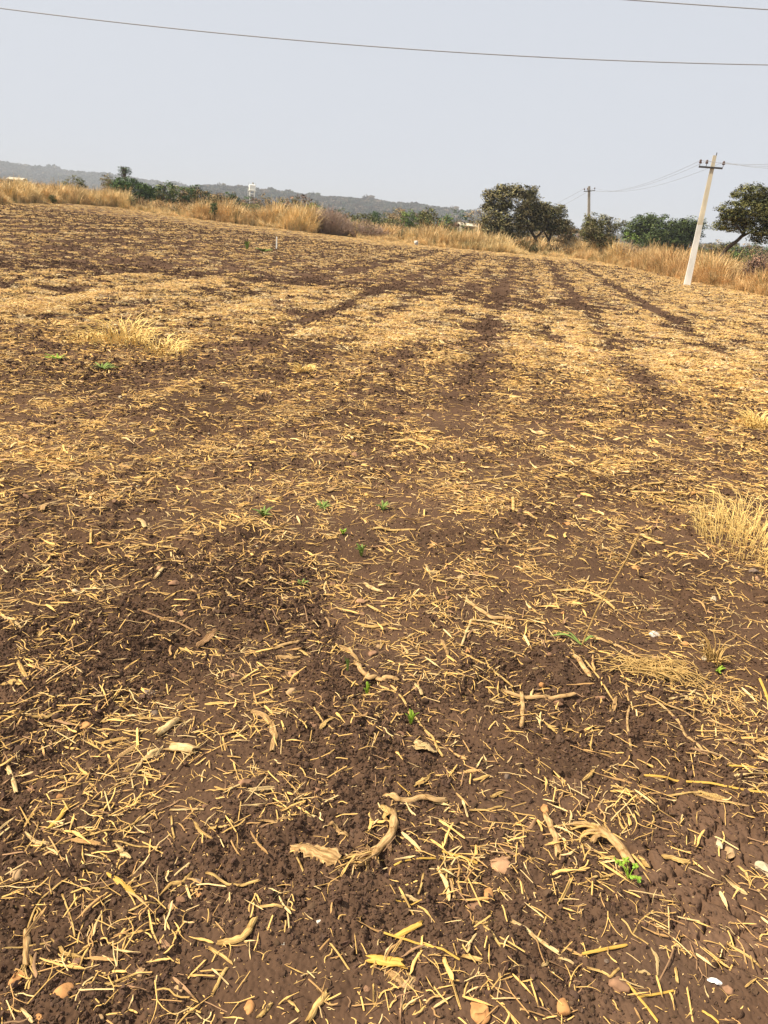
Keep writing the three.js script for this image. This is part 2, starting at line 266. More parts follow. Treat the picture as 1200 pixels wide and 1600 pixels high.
// ---------------------------------------------------------------- straw litter over the field
const density = (x, z) => { // how much of the soil is under straw, 0..1
  const d = Math.hypot(x, z), a = Math.atan2(x, -z), s = x + 0.14 * z + 0.32 * (fbm(x * 0.45, z * 0.3, 3) - 0.5), g = (c, w) => Math.exp(-Math.pow((s - c) / w, 2));
  const patch = fbm(x * 0.55 + 3, z * 0.4 + 8, 3), fineN = fbm(x * 2.6, z * 2.6 + 50, 3);
  let D = 0.38 + (0.22 + 0.2 * smooth(5, 9, d)) * (patch - 0.5) + 0.5 * (fineN - 0.5) + 0.14 * smooth(4, 7, d);
  const w = smooth(5, 11, d);
  D += w * (0.04 + 0.24 * Math.sin(s * 6.1 + 0.6) * smooth(-3, 1, x + 2) + 0.18 * Math.sin(s * 4.1) * (1 - smooth(-3, 1, x + 2)) + 0.55 * g(2.9, 0.42) + 0.42 * g(1.0, 0.32) + 0.35 * g(-1.75, 0.5) * vnoise(z * 0.4, 3) * 1.6 + 0.42 * g(-4.8, 0.4) * smooth(12, 16, d) + 0.45 * g(-7.3, 0.4) + 0.4 * g(6.2, 0.9) + 0.25 * g(4.6, 0.5) - 0.26 * g(-0.6, 0.6) - 0.45 * vnoise(z * 0.5, 7) * g(1.8, 0.36) - 0.45 * vnoise(z * 0.5, 17) * g(3.8, 0.4) - 0.3 * g(-3.3, 0.6) - 0.3 * g(-6, 0.6));
  D += 0.28 * smooth(3.5, 6, x) * smooth(5, 7, d) * (1 - smooth(13, 18, d)) + 0.12 * Math.exp(-Math.pow((d - 11) / 2.5, 2)) * smooth(0.2, 0.35, -a) - 0.10 * Math.exp(-Math.pow((d - 7) / 1.8, 2)) * Math.exp(-Math.pow((a - 0.1) / 0.25, 2)) - 0.10 * Math.exp(-Math.pow((d - 7.6) / 1.3, 2)) * Math.exp(-Math.pow((a + 0.3) / 0.12, 2));
  D += 0.9 * smooth(-9, -1, d - edgeDist(a)) - 0.05 * smooth(10, 15, d) + 0.09 * smooth(25, 45, d);
  if (d < 4) D -= 0.14 * crustAt(x, z);
  return clamp(D, 0.03, 1);
};
const strawCol = () => { const k = rr(0.70, 1.18), t = rnd(); return t < 0.55 ? lin(0.70 * k, 0.45 * k, 0.165 * k) : t < 0.76 ? lin(0.70 * k, 0.51 * k, 0.26 * k) : t < 0.92 ? lin(0.50 * k, 0.30 * k, 0.13 * k) : lin(0.33 * k, 0.20 * k, 0.115 * k); };
const noUv = (g) => g;
const bitGeos = [];
for (let i = 0; i < 5; i++) { const b = [0.01, 0.03, 0.05, 0.09, 0.2][i]; bitGeos.push(noUv(tube([V(-0.5, 0, 0), V(-0.15, rr(0, 0.03), b * rr(-0.4, 0.6)), V(0.2, rr(0, 0.03), b * rr(-0.3, 0.6)), V(0.5, 0, b * rr(-0.2, 0.2))], () => 0.021, 5, { steps: 5, flat: 0.45, jag: 0.12 }))); }
for (let i = 0; i < 3; i++) bitGeos.push(noUv(flake([V(-0.5, 0, 0), V(-0.1, rr(0.02, 0.12), rr(-0.12, 0.12)), V(0.5, rr(0, 0.08), rr(-0.1, 0.1))], rr(0.05, 0.11), { curl: rr(0.4, 1.1), twist: rr(-2.2, 2.2), thick: 0.006, cols: 5, steps: 7, ragged: 0.6, crease: 0.7, wave: 0.6 })));
for (let i = 0; i < 2; i++) { const fork = [tube([V(-0.5, 0, 0), V(0, 0.03, 0.05)], () => 0.017, 4, { steps: 2 }), tube([V(0, 0.03, 0.05), V(0.3, 0.05, rr(0.12, 0.25)), V(0.5, 0, rr(0.2, 0.4))], (t) => 0.014 * (1 - 0.5 * t), 4, { steps: 3 }), tube([V(0, 0.03, 0.05), V(0.28, 0.04, -0.1), V(0.45, 0.02, rr(-0.4, -0.15))], (t) => 0.013 * (1 - 0.5 * t), 4, { steps: 3 })]; bitGeos.push(noUv(mergeGeometries(fork))); }
{
  const lists = bitGeos.map(() => []), Y = V(0, 1, 0), n = 1300000, up = V(), q1 = new THREE.Quaternion(), q2 = new THREE.Quaternion();
  for (let i = 0; i < n; i++) {
    const d = Math.sqrt(rr(0.64, 196)), a = rr(-38, 41) * R; if (rnd() > 0.27 + 0.55 * (1 - smooth(1.5, 9, d)) || (d > 6 && Math.abs(a) > 32 * R)) continue;
    const x = Math.sin(a) * d, z = -Math.cos(a) * d, D = density(x, z);
    const clot = smooth(0.40, 0.66, fbm(x * 6 + 4, z * 6, 3)); if (rnd() > D * (0.25 + 0.75 * clot) * (0.80 + 0.25 * smooth(1.5, 6, d)) * (1 - 0.6 * smooth(11, 14, d))) continue;
    const k = rnd() < 0.45 ? 5 + Math.floor(rnd() * 3) : pick([0, 1, 2, 2, 3, 0, 1, 4, 3, 8, 9]), wide = k >= 5 && k < 8, big = rnd() < 0.06 + 0.025 * d, len = (big ? rr(0.055, 0.12) : 0.010 + 0.062 * Math.pow(rnd(), 1.6)) * (1 + 0.03 * Math.max(0, d - 3)), fat = wide ? (d < 4.5 ? rr(0.3, 0.85) : rr(0.45, 1.1)) : Math.min(3, rr(0.6, 1.5) * 0.075 / len) * (1 + 0.05 * Math.max(0, d - 3));
    up.set(rr(-0.25, 0.25), 1, rr(-0.25, 0.25)).normalize(); q1.setFromUnitVectors(Y, up); q2.setFromAxisAngle(Y, rr(0, 6.283));
    lists[k].push([V(x, surf(x, z) + 0.003 + 0.02 * rnd() * rnd() * (0.4 + D), z), q1.clone().multiply(q2), V(len, len * fat, len * fat), strawCol()]);
  }
  const g = group('straw_litter', V(0, 0, 0)); tag(g, 'chopped straw and leaf shreds scattered over the near dark soil', 'straw', null, 'stuff');
  lists.forEach((l, i) => instanced('straw_bits', bitGeos[i], M.litter, l, g)); console.log('bits', lists.map((l) => l.length).join());
}
{ // chaff: specks of broken straw
  const g1 = noUv(flake([V(-0.5, 0, 0), V(0, 0.1, 0.1), V(0.5, 0, 0)], 0.22, { cols: 3, steps: 2, thick: 0.02 })), l = [];
  for (let i = 0; i < 60000; i++) { const d = Math.sqrt(rr(0.64, 36)), a = rr(-38, 41) * R, x = Math.sin(a) * d, z = -Math.cos(a) * d; if (rnd() > 0.25 + 0.75 * density(x, z)) continue; const s = rr(0.003, 0.013) * (0.7 + 0.3 * rnd()); l.push([V(x, surf(x, z) + 0.001, z), new THREE.Euler(rr(-0.5, 0.5), rr(0, 6.28), rr(-0.5, 0.5)), V(s, s * 0.7, s * rr(0.4, 1)), strawCol()]); }
  tag(instanced('chaff', g1, M.litter, l), 'tiny pale chaff specks on the near soil', 'chaff', null, 'stuff');
}
{ // farther straw: little mats of many bits
  const mats = [];
  for (let v = 0; v < 4; v++) {
    const L = [];
    for (let i = 0; i < 14; i++) { const g = bitGeos[Math.floor(rnd() * 10)].clone(), len = rr(0.05, 0.15), fat = rr(0.9, 1.8), r = 0.13 * Math.sqrt(rnd()), t = rr(0, 6.28); g.scale(len, len * fat, len * fat); g.rotateZ(rr(-0.35, 0.35)); g.rotateY(rr(0, 6.28)); g.translate(Math.cos(t) * r, 0.004 + 0.035 * rnd() * (1 - r / 0.2), Math.sin(t) * r); L.push(g); }
    mats.push(mergeGeometries(L));
  }
  const lists = mats.map(() => []);
  for (let i = 0; i < 330000; i++) {
    const a = rr(-33, 33) * R, E = edgeDist(a) + 1.5, t = rnd(), d = t < 0.35 ? Math.sqrt(rr(64, 400)) : Math.sqrt(rr(400, E * E)); if (d > E) continue;
    const x = Math.sin(a) * d, z = -Math.cos(a) * d, D = density(x, z), clot = fbm(x * 2.9, z * 2.9, 4);
    if (rnd() > smooth(9.5, 14, d) * Math.pow(D, 1.6) * (0.08 + 0.8 * smooth(0.42, 0.60, clot)) * (1 + 2 * smooth(-4, 0, d - E))) continue;
    const s = rr(0.5, 1.0) * (1 + 0.2 * smooth(20, 50, d)), k = strawCol(); k.r *= 0.98; k.g *= 1.05; k.b *= 1.25; lists[i % 4].push([V(x, surf(x, z) + 0.003, z), new THREE.Euler(rr(-0.1, 0.1), rr(0, 6.28), rr(-0.1, 0.1)), V(s, s * rr(0.7, 1.2), s), k]);
  }
  const g = group('straw_mats', V(0, 0, 0)); tag(g, 'straw strewn in rows over the farther field', 'straw', null, 'stuff');
  lists.forEach((l, i) => instanced('straw_mat', mats[i], M.litter, l, g)); console.log('mats', lists.map((l) => l.length).join());
}
{ // clods and crumbs
  const geos = [0, 1, 2].map(() => rock(1, 0.8, 1, 1, 1, true)), lists = geos.map(() => []);
  for (let i = 0; i < 330000; i++) {
    const d = i < 200000 ? Math.sqrt(rr(0.64, 14)) : Math.sqrt(rr(14, 81)), a = rr(-38, 41) * R, x = Math.sin(a) * d, z = -Math.cos(a) * d, rough = roughAt(x, z), big = rnd() < 0.025;
    if (rnd() > 0.12 + 0.88 * rough || (d < 4 && rnd() < 0.8 * crustAt(x, z))) continue;
    const s = (big ? rr(0.007, 0.013) : 0.0014 + 0.0052 * Math.pow(rnd(), 1.4)) * (1 + 0.1 * d), k = rr(0.75, 1.25); 
    lists[i % 3].push([V(x, surf(x, z) + s * rr(-0.35, 0.35), z), new THREE.Euler(rr(0, 6), rr(0, 6), rr(0, 6)), V(s * rr(0.75, 1.5), s * rr(0.6, 1), s * rr(0.8, 1.3)), lin(k, k * rr(0.96, 1.03), k * rr(0.93, 1.06))]);
  }
  for (let i = 0; i < 200000; i++) {
    const d = i % 2 ? Math.sqrt(rr(64, 500)) : Math.sqrt(rr(500, 3200)), a = rr(-31, 31) * R, x = Math.sin(a) * d, z = -Math.cos(a) * d; if (d > edgeDist(a) || rnd() > 0.35 + 0.65 * roughAt(x, z)) continue;
    const s = rr(0.007, 0.02) * (1 + 0.045 * d), k = rr(0.75, 1.3); lists[i % 3].push([V(x, surf(x, z) + s * rr(-0.3, 0.3), z), new THREE.Euler(rr(0, 6), rr(0, 6), rr(0, 6)), V(s * rr(0.8, 1.5), s * rr(0.6, 1), s * rr(0.8, 1.4)), lin(k, k, k)]);
  }
  const g = group('soil_crumbs', V(0, 0, 0)); tag(g, 'dark crumbs and clods of loose soil', 'soil', null, 'stuff');
  lists.forEach((l, i) => instanced('crumbs', geos[i], M.clod, l, g));
}

// ---------------------------------------------------------------- dry grass along the field edge
function tuftGeo(n, spread, droop, w) { // unit height
  const pos = [], idx = [];
  for (let i = 0; i < n; i++) {
    const a = rr(0, 6.28), r = spread * 0.35 * Math.sqrt(rnd()), x = Math.cos(a) * r, z = Math.sin(a) * r, h = rr(0.45, 1), b = a + rr(-0.8, 0.8), lean = spread * rr(0.2, 1), wx = -Math.sin(b) * w * rr(0.6, 1.2), wz = Math.cos(b) * w * rr(0.6, 1.2), dr = rr(0, droop), at = pos.length / 3;
    for (let k = 0; k <= 4; k++) { const t = k / 4, q = lean * t * t, y = h * (t - dr * t * t * t), ww = (1 - 0.85 * t) * (k ? 1 : 0.6); pos.push(x + Math.cos(b) * q - wx * ww, y, z + Math.sin(b) * q - wz * ww, x + Math.cos(b) * q + wx * ww, y, z + Math.sin(b) * q + wz * ww); if (k) { const o = at + k * 2; idx.push(o - 2, o - 1, o, o - 1, o + 1, o); } }
  }
  const g = new THREE.BufferGeometry(); g.setAttribute('position', new THREE.Float32BufferAttribute(pos, 3)); g.setIndex(idx); g.computeVertexNormals(); return g;
}
const tufts = [tuftGeo(30, 0.4, 0.3, 0.013), tuftGeo(34, 0.55, 0.5, 0.014), tuftGeo(24, 0.25, 0.15, 0.013), tuftGeo(40, 0.7, 0.6, 0.013)];
const dryCol = (warm) => { const k = rr(0.42, 1.1), w = clamp(warm + rr(-0.25, 0.25)); if (rnd() < 0.07) return lin(0.30 * k, 0.27 * k, 0.12 * k); return lin((0.92 - 0.16 * w) * k, (0.69 - 0.22 * w) * k, (0.34 - 0.13 * w) * k); };
function belt(name, label, px0, px1, depth0, depth1, count, hAt, warm, gaps) {
  const lists = tufts.map(() => []);
  for (let i = 0; i < count; i++) {
    const px = rr(px0, px1), h = ray(px, horizonY(px)), az = Math.atan2(h.x, -h.z), d = edgeDist(az) + depth0 + (depth1 - depth0) * Math.pow(rnd(), 1.3), x = Math.sin(az) * d, z = -Math.cos(az) * d;
    const c = fbm(x * 0.5 + 20, z * 0.5, 3), H = hAt(px) * (0.45 + 1.05 * smooth(0.25, 0.7, c)) * rr(0.65, 1.15) * (rnd() < 0.06 ? 1.3 : 1) * (0.4 + 0.6 * smooth(depth0 - 0.5, depth0 + 2.5, d - edgeDist(az))); if (gaps && rnd() < gaps(px)) continue;
    lists[H < 0.5 ? 3 : Math.floor(rnd() * 4)].push([V(x, base(x, z) - 0.02, z), new THREE.Euler(rr(-0.12, 0.12), rr(0, 6.28), rr(-0.12, 0.12)), V(H * rr(0.8, 1.3), H, H * rr(0.8, 1.3)), dryCol(warm(px) + 0.8 * (vnoise(x * 0.35, z * 0.35) - 0.5))]);
  }
  const g = group(name, V(0, 0, 0)); tag(g, label, 'grass', null, 'stuff');
  lists.forEach((l, i) => l.length && instanced('grass_blades', tufts[i], M.blade, l, g));
}
belt('tall_dry_grass', 'tall golden dry grass along the far left field edge', -60, 200, -0.5, 9, 2600, (p) => 1.2, () => 0.22, () => 0.1);
belt('tall_dry_grass', 'straw-yellow dry grass between the left bushes and the brown twiggy shrub', 190, 490, -0.5, 8, 2000, (p) => 0.55 + 0.85 * smooth(285, 320, p) + 0.35 * smooth(400, 440, p) - 0.35 * Math.exp(-Math.pow((p - 392) / 14, 2)), () => 0.3, (p) => (p > 318 && p < 345 ? 0.5 : 0));
belt('tall_dry_grass', 'low yellow dry grass in front of the big thorn tree', 560, 905, -0.5, 10, 2400, (p) => 0.45 + 0.75 * smooth(600, 680, p) * (1 - smooth(770, 850, p)), () => 0.15);
belt('tall_dry_grass', 'orange-brown dry grass behind the leaning white pole', 900, 1330, -0.3, 13, 5200, (p) => 1.18 - 0.35 * smooth(1080, 1200, p), (p) => 0.32 + 0.33 * smooth(960, 1120, p), () => 0.08);
{ // low dry growth over the waste land behind
  const lists = tufts.map(() => []);
  for (let i = 0; i < 9000; i++) { const az = rr(-36, 36) * R, d = edgeDist(az) + 6 + 190 * Math.pow(rnd(), 1.5), x = Math.sin(az) * d, z = -Math.cos(az) * d, H = rr(0.5, 1.3) * (1 + 0.4 * vnoise(x * 0.1, z * 0.1)), g = rnd(), k = rr(0.5, 1); lists[i % 4].push([V(x, base(x, z), z), new THREE.Euler(0, rr(0, 6.28), 0), V(H * 2.2, H, H * 2.2), g < 0.6 ? dryCol(0.7) : g < 0.85 ? lin(0.22 * k, 0.17 * k, 0.10 * k) : lin(0.12 * k, 0.13 * k, 0.05 * k)]); }
  const g = group('scrub_grass', V(0, 0, 0)); tag(g, 'brownish dry weeds covering the waste land behind the field', 'weeds', null, 'stuff');
  lists.forEach((l, i) => instanced('weed_blades', tufts[i], M.blade, l, g));
}

// ---------------------------------------------------------------- trees, bushes and shrubs
function leaves(lobes, n, size, cols, { open = 0.25, elong = 1, under = 0.75 } = {}) { // leaf sprays in clumps through the lobes
  const pos = [], nor = [], col = [], tot = lobes.reduce((s, l) => s + l[3] * l[4], 0);
  const a = V(), b = V(), c = V(), nn = V();
  for (const [lx, ly, lz, rx, ry] of lobes) {
    const clumps = Math.max(3, Math.round(n / 26 * rx * ry / tot));
    for (let i = 0; i < clumps; i++) {
      const u = V(rr(-1, 1), rr(-1, 1), rr(-1, 1)).normalize(); if (u.y < -0.3) u.y *= under; const q = Math.pow(rr(open, 1), 0.5), cx = lx + u.x * rx * q, cy = ly + u.y * ry * q, cz = lz + u.z * rx * q, cr = size * rr(1.5, 3.2), base = pick(cols), ck = rr(0.72, 1.25);
      const m = Math.round(rr(16, 36));
      for (let k = 0; k < m; k++) {
        const o = V(rr(-1, 1), rr(-0.7, 0.7), rr(-1, 1)); const px = cx + o.x * cr, py = cy + o.y * cr * 0.8, pz = cz + o.z * cr;
        a.set(rr(-1, 1), rr(-0.8, 0.5), rr(-1, 1)).normalize().multiplyScalar(size * rr(0.5, 1.1) * elong); b.set(rr(-1, 1), rr(-1, 1), rr(-1, 1)).cross(a).normalize().multiplyScalar(size * rr(0.16, 0.34));
        nn.crossVectors(a, b).normalize(); if (nn.dot(V(u.x, u.y + 0.5, u.z)) < 0) nn.negate(); nn.lerp(V(u.x, u.y, u.z), 0.45).normalize();
        const kk = ck * rr(0.8, 1.2);
        for (const [s, t] of [[-1, -0.2], [0, 1], [1, 0], [-1, -0.2], [1, 0], [0, -1]]) { pos.push(px + a.x * s + b.x * t, py + a.y * s + b.y * t, pz + a.z * s + b.z * t); nor.push(nn.x, nn.y, nn.z); col.push(base[0] * kk, base[1] * kk, base[2] * kk); }
      }
    }
  }
  const g = new THREE.BufferGeometry(); g.setAttribute('position', new THREE.Float32BufferAttribute(pos, 3)); g.setAttribute('normal', new THREE.Float32BufferAttribute(nor, 3)); g.setAttribute('color', new THREE.Float32BufferAttribute(col, 3)); return g;
}
const limbGeo = (pts, r0, r1) => tube(pts, (t) => r0 + (r1 - r0) * t, 6, { steps: pts.length * 3, squirm: 0.15 });
const G = { dark: [[0.099, 0.171, 0.057], [0.143, 0.213, 0.069], [0.080, 0.136, 0.057]], olive: [[0.242, 0.242, 0.085], [0.314, 0.284, 0.129], [0.185, 0.200, 0.080]], thorn: [[0.30, 0.255, 0.14], [0.25, 0.215, 0.11], [0.19, 0.175, 0.085], [0.213, 0.194, 0.085], [0.284, 0.256, 0.129], [0.156, 0.156, 0.073], [0.370, 0.326, 0.171]], brown: [[0.399, 0.284, 0.156], [0.484, 0.341, 0.171], [0.284, 0.242, 0.129]], fresh: [[0.256, 0.370, 0.099], [0.341, 0.428, 0.114], [0.171, 0.270, 0.085]], acacia: [[0.19, 0.185, 0.07], [0.27, 0.255, 0.09], [0.22, 0.215, 0.085], [0.13, 0.14, 0.06]], red: [[0.399, 0.242, 0.171], [0.484, 0.314, 0.213], [0.284, 0.200, 0.156]] };
// a bush: some stems and an uneven crown; sizes in pixels of the photograph at its distance
function bush(name, label, cat, px, pyTop, wPx, dist, cols, o = {}) {
  const { p, h, s } = far(px, pyTop, dist), w = wPx * s / 2, g = group(name, p); tag(g, label, cat, o.grp);
  const lobes = [[0, h * 0.55, 0, w * 0.85, h * 0.38], [0, h * 0.25, 0, w * 0.8, h * 0.22]]; const nl = o.lobes ?? 5;
  for (let i = 0; i < nl; i++) { const a = rr(0, 6.28), q = rr(0.45, 0.85), y = rr(0.3, 0.75), r = rr(0.32, 0.52); lobes.push([Math.cos(a) * w * q, h * y, Math.sin(a) * w * q, w * r, Math.min(h * rr(0.18, 0.28), h * (1 - y))]); }
  lobes.push([w * rr(-0.3, 0.3), h * 0.8, 0, w * 0.4, h * 0.2]);
  const st = []; for (let i = 0; i < (o.stems ?? 5); i++) { const a = rr(0, 6.28), q = rr(0.2, 0.7); st.push(limbGeo([V(Math.cos(a) * 0.1, 0, Math.sin(a) * 0.1), V(Math.cos(a) * w * q * 0.4, h * 0.35, Math.sin(a) * w * q * 0.4), V(Math.cos(a) * w * q, h * rr(0.6, 0.85), Math.sin(a) * w * q)], 0.02 + h * 0.012, 0.01)); }
  mesh('trunk', mergeGeometries(st), M.bark, g);
  mesh('crown', leaves(lobes, (o.n ?? 2600) * 1.7, (o.size ?? Math.max(0.10, h * 0.045)) * 0.78, cols, o), M.leaf, g); return g;
}
// a shrub of bare twigs
function twigShrub(name, label, px, pyTop, wPx, dist, mat, n, o = {}) {
  const { p, h, s } = far(px, pyTop, dist), w = wPx * s / 2, g = group(name, p), L = []; tag(g, label, 'shrub');
  for (let i = 0; i < n; i++) {
    const a = rr(0, 6.28), q = Math.sqrt(rnd()), x0 = Math.cos(a) * w * q * 0.6, z0 = Math.sin(a) * w * q * 0.4, hh = h * rr(0.5, 1) * (1 - 0.55 * q * q), x1 = x0 + Math.cos(a) * w * 0.4 * q + rr(-0.3, 0.3), z1 = z0 + Math.sin(a) * w * 0.3 * q + rr(-0.3, 0.3), mid = V((x0 + x1) / 2 + rr(-0.15, 0.15), hh * 0.6, (z0 + z1) / 2);
    L.push(tube([V(x0, 0, z0), mid, V(x1, hh, z1)], (t) => 0.022 * (1 - 0.6 * t), 4, { steps: 4 }));
    for (let k = 0; k < 5; k++) { const t = rr(0.3, 0.95), c = V(x0, 0, z0).lerp(mid, Math.min(1, t * 1.7)).lerp(V(x1, hh, z1), Math.max(0, t * 1.7 - 1)), e = c.clone().add(V(rr(-0.45, 0.45), rr(0.05, 0.45), rr(-0.45, 0.45))); if (e.y > h) e.y = h; L.push(tube([c, e], (t2) => 0.013 * (1 - 0.5 * t2), 3, { steps: 2 })); }
  }
  mesh('twigs', mergeGeometries(L), mat, g);
  if (o.leaf) mesh('leaves', leaves([[0, h * 0.45, 0, w * 0.8, h * 0.4]], o.leafN ?? 700, 0.09, o.leaf), M.leaf, g);
  return g;
}

// the big thorn trees in the middle
{
  const A = far(800, 284, 80), g = group('thorn_tree', far(838, 300, 80).p), s = A.s, h = A.h, dx = A.p.x - g.position.x, dz = A.p.z - g.position.z;
  tag(g, 'largest grey-green thorn tree with a spreading crown, left of the far pole', 'tree');
  const lobes = [[dx, h * 0.72, dz, 36 * s, 0.24 * h], [dx - 30 * s, h * 0.68, dz, 22 * s, 0.2 * h], [dx + 12 * s, h * 0.86, dz, 24 * s, 0.14 * h], [dx + 30 * s, h * 0.6, dz, 26 * s, 0.22 * h], [dx - 35 * s, h * 0.45, dz + 1, 18 * s, 0.17 * h], [dx - 8 * s, h * 0.42, dz + 1, 28 * s, 0.17 * h], [dx - 37 * s, h * 0.80, dz, 12 * s, 0.08 * h], [dx + 40 * s, h * 0.62, dz, 16 * s, 0.13 * h], [dx + 22 * s, h * 0.4, dz + 0.5, 26 * s, 0.16 * h], [dx - 22 * s, h * 0.25, dz + 1, 24 * s, 0.13 * h], [dx - 34 * s, h * 0.28, dz + 0.5, 16 * s, 0.12 * h], [dx + 2 * s, h * 0.24, dz + 1.2, 22 * s, 0.11 * h], [dx - 20 * s, h * 0.9, dz, 14 * s, 0.07 * h], [dx - 42 * s, h * 0.62, dz, 10 * s, 0.1 * h]];
  const t = [limbGeo([V(0, -0.1, 0), V(0.15, 0.9, 0), V(-0.5, 1.8, 0), V(-1.6, 3.2, 0)], 0.2, 0.11), limbGeo([V(-0.1, 1.1, 0), V(0.8, 2.4, 0.3), V(1, 3.6, 0.2)], 0.12, 0.05), limbGeo([V(-2.6, -0.1, 0), V(-2.5, 1.2, 0), V(-2.9, 2.6, 0), V(-3.6, 4.4, 0)], 0.17, 0.08), limbGeo([V(-2.5, 1.2, 0), V(-1.9, 3, 0.4), V(-1.6, 5, 0.3)], 0.11, 0.05), limbGeo([V(-2.8, 2.4, 0), V(-4.2, 3.4, 0.3), V(-5, 4.6, 0.2)], 0.08, 0.03)];
  mesh('trunk', mergeGeometries(t), M.bark, g); mesh('crown', leaves(lobes, 23000, 0.145, G.thorn, { open: 0.15, elong: 1.15 }), M.leaf, g);
  const B = far(853, 311, 82), g2 = group('thorn_tree', far(857, 320, 81).p); tag(g2, 'smaller olive thorn tree joined to the right side of the largest tree', 'tree');
  const hb = B.h, bx = B.p.x - g2.position.x, sb = B.s;
  mesh('trunk', mergeGeometries([limbGeo([V(0, -0.1, 0), V(0.1, 1, 0), V(0.25, 2, 0), V(0.1, 3.2, 0)], 0.2, 0.08), limbGeo([V(0.1, 1.2, 0), V(-0.7, 2.3, 0), V(-1.2, 3.2, 0)], 0.1, 0.04)]), M.bark, g2);
  mesh('crown', leaves([[bx, hb * 0.7, 0, 24 * sb, 0.26 * hb], [bx + 15 * sb, hb * 0.5, 0, 20 * sb, 0.2 * hb], [bx - 12 * sb, hb * 0.55, 0, 20 * sb, 0.22 * hb]], 10000, 0.145, [...G.olive, ...G.thorn], { open: 0.2 }), M.leaf, g2);
  bush('brown_tree', 'brown half-dry tree just right of the big thorn trees', 'tree', 884, 341, 38, 84, G.brown, { n: 2600, open: 0.2 });
}
{ // acacia at the right edge
  const b = far(1131, 330, 50).p, g = group('acacia_tree', b), A = far(1156, 289, 50), s = A.s, h = A.h, dx = A.p.x - b.x, dz = A.p.z - b.z;
  tag(g, 'flat-crowned acacia with a curved dark trunk at the right edge', 'tree');
  const Y = (py, px = 1156) => far(px, py, 50).h, X = (px) => far(px, 330, 50).p.x - b.x;
  mesh('trunk', mergeGeometries([limbGeo([V(0, -0.1, 0), V(X(1130), Y(400, 1130), 0), V(X(1138), Y(386, 1138), 0), V(X(1152), Y(374, 1152), 0), V(X(1160), Y(362, 1160), 0), V(X(1158), Y(340), 0)], 0.15, 0.07), limbGeo([V(X(1155), Y(370), 0), V(X(1172), Y(358), 0.2), V(X(1190), Y(345), 0.2)], 0.08, 0.03), limbGeo([V(X(1158), Y(364), 0), V(X(1140), Y(352), 0.2), V(X(1118), Y(348, 1118), 0)], 0.06, 0.025), limbGeo([V(X(1160), Y(358), 0), V(X(1166), Y(340), -0.3), V(X(1170), Y(315), 0)], 0.06, 0.025), limbGeo([V(X(1160), Y(358), 0), V(X(1145), Y(335), -0.3), V(X(1135), Y(318), 0)], 0.05, 0.02)]), M.bark, g);
  const lob = (px, py, rx, ry, z = 0) => [X(px), Y(py, px), z, rx * s, ry * s];
  mesh('crown', leaves([lob(1142, 303, 18, 13), lob(1164, 300, 20, 14), lob(1125, 325, 24, 13, 0.5), lob(1158, 328, 32, 16, 0.6), lob(1190, 320, 24, 18), lob(1210, 330, 28, 22), lob(1115, 353, 15, 8), lob(1180, 350, 22, 9), lob(1206, 358, 16, 10), lob(1150, 345, 26, 9, -0.6), lob(1135, 338, 26, 10, 0.4), lob(1175, 312, 24, 16, -0.5), lob(1195, 340, 26, 14, 0.6), lob(1128, 342, 20, 9, 0.5), lob(1145, 356, 16, 8, -0.5), lob(1172, 362, 22, 9, 0.7), lob(1200, 372, 20, 10, -0.4)], 26000, 0.085, G.acacia, { open: 0.3, under: 0.5 }), M.leaf, g);
}
bush('round_tree', 'dark green domed tree left of the leaning white pole', 'tree', 1032, 332, 104, 110, [[0.12, 0.165, 0.06], [0.15, 0.19, 0.07], [0.09, 0.13, 0.055]], { n: 20000, lobes: 12, size: 0.22, open: 0.1 });
bush('olive_shrub', 'tall feathery olive shrub in front of the far pole', 'shrub', 939, 331, 66, 72, G.olive.concat(G.thorn), { n: 9000, size: 0.13, open: 0.05, stems: 9, lobes: 9 });
bush('leafy_shrub', 'yellow-green leafy shrub between olive shrub and domed tree', 'shrub', 985, 360, 28, 66, G.fresh, { n: 1300, size: 0.12 });
bush('dense_bush', 'dense dark green rounded bush behind the left dry grass', 'bush', 212, 278, 70, 94, G.dark, { n: 6200, size: 0.17, lobes: 7 });
bush('green_bush', 'mid green bush right beside the dense dark bush', 'bush', 256, 282, 52, 100, G.olive.concat(G.dark), { n: 3000, size: 0.17 });
bush('green_tree', 'wide green tree with a browned top left of the water tank', 'tree', 300, 287, 66, 104, G.dark.concat(G.brown), { n: 3800, size: 0.19 });
bush('olive_bush', 'olive bush poking over the tall grass at far left', 'bush', 117, 272, 42, 110, G.olive, { n: 2200 });
bush('olive_bush', 'grey-brown bush left of the thin bare tree', 'bush', 174, 272, 30, 120, G.brown.concat(G.olive), { n: 1700 });
bush('weed_bush', 'small dark weed bush at the foot of the left grass', 'bush', 82, 304, 13, 70, G.olive, { n: 500, size: 0.07 });
bush('weed_bush', 'small olive weed bush in front of the dense dark bush', 'bush', 205, 307, 15, 80.5, G.olive, { n: 500, size: 0.09 });
bush('weed_bush', 'dark upright weed bush between two pale grass clumps', 'bush', 334, 312, 13, 73.5, G.dark, { n: 600, size: 0.1 });
bush('scrub_bush', 'dark olive bush close left of the water tank', 'bush', 366, 299, 24, 130, G.dark.concat(G.brown), { n: 1500 });
bush('scrub_bush', 'olive bush right of the water tank behind yellow grass', 'bush', 436, 308, 34, 110, G.olive, { n: 1700 });
bush('scrub_bush', 'green bush behind the left end of the twiggy shrub', 'bush', 488, 313, 32, 105, G.olive.concat(G.fresh), { n: 1500 });
bush('scrub_bush', 'little dark round bush right of the twiggy shrub', 'bush', 553, 333, 11, 120, G.dark, { n: 700 });
bush('scrub_bush', 'dark green bush in the middle distance left of the bright pair', 'bush', 587, 327, 22, 125, G.dark, { n: 1300 });
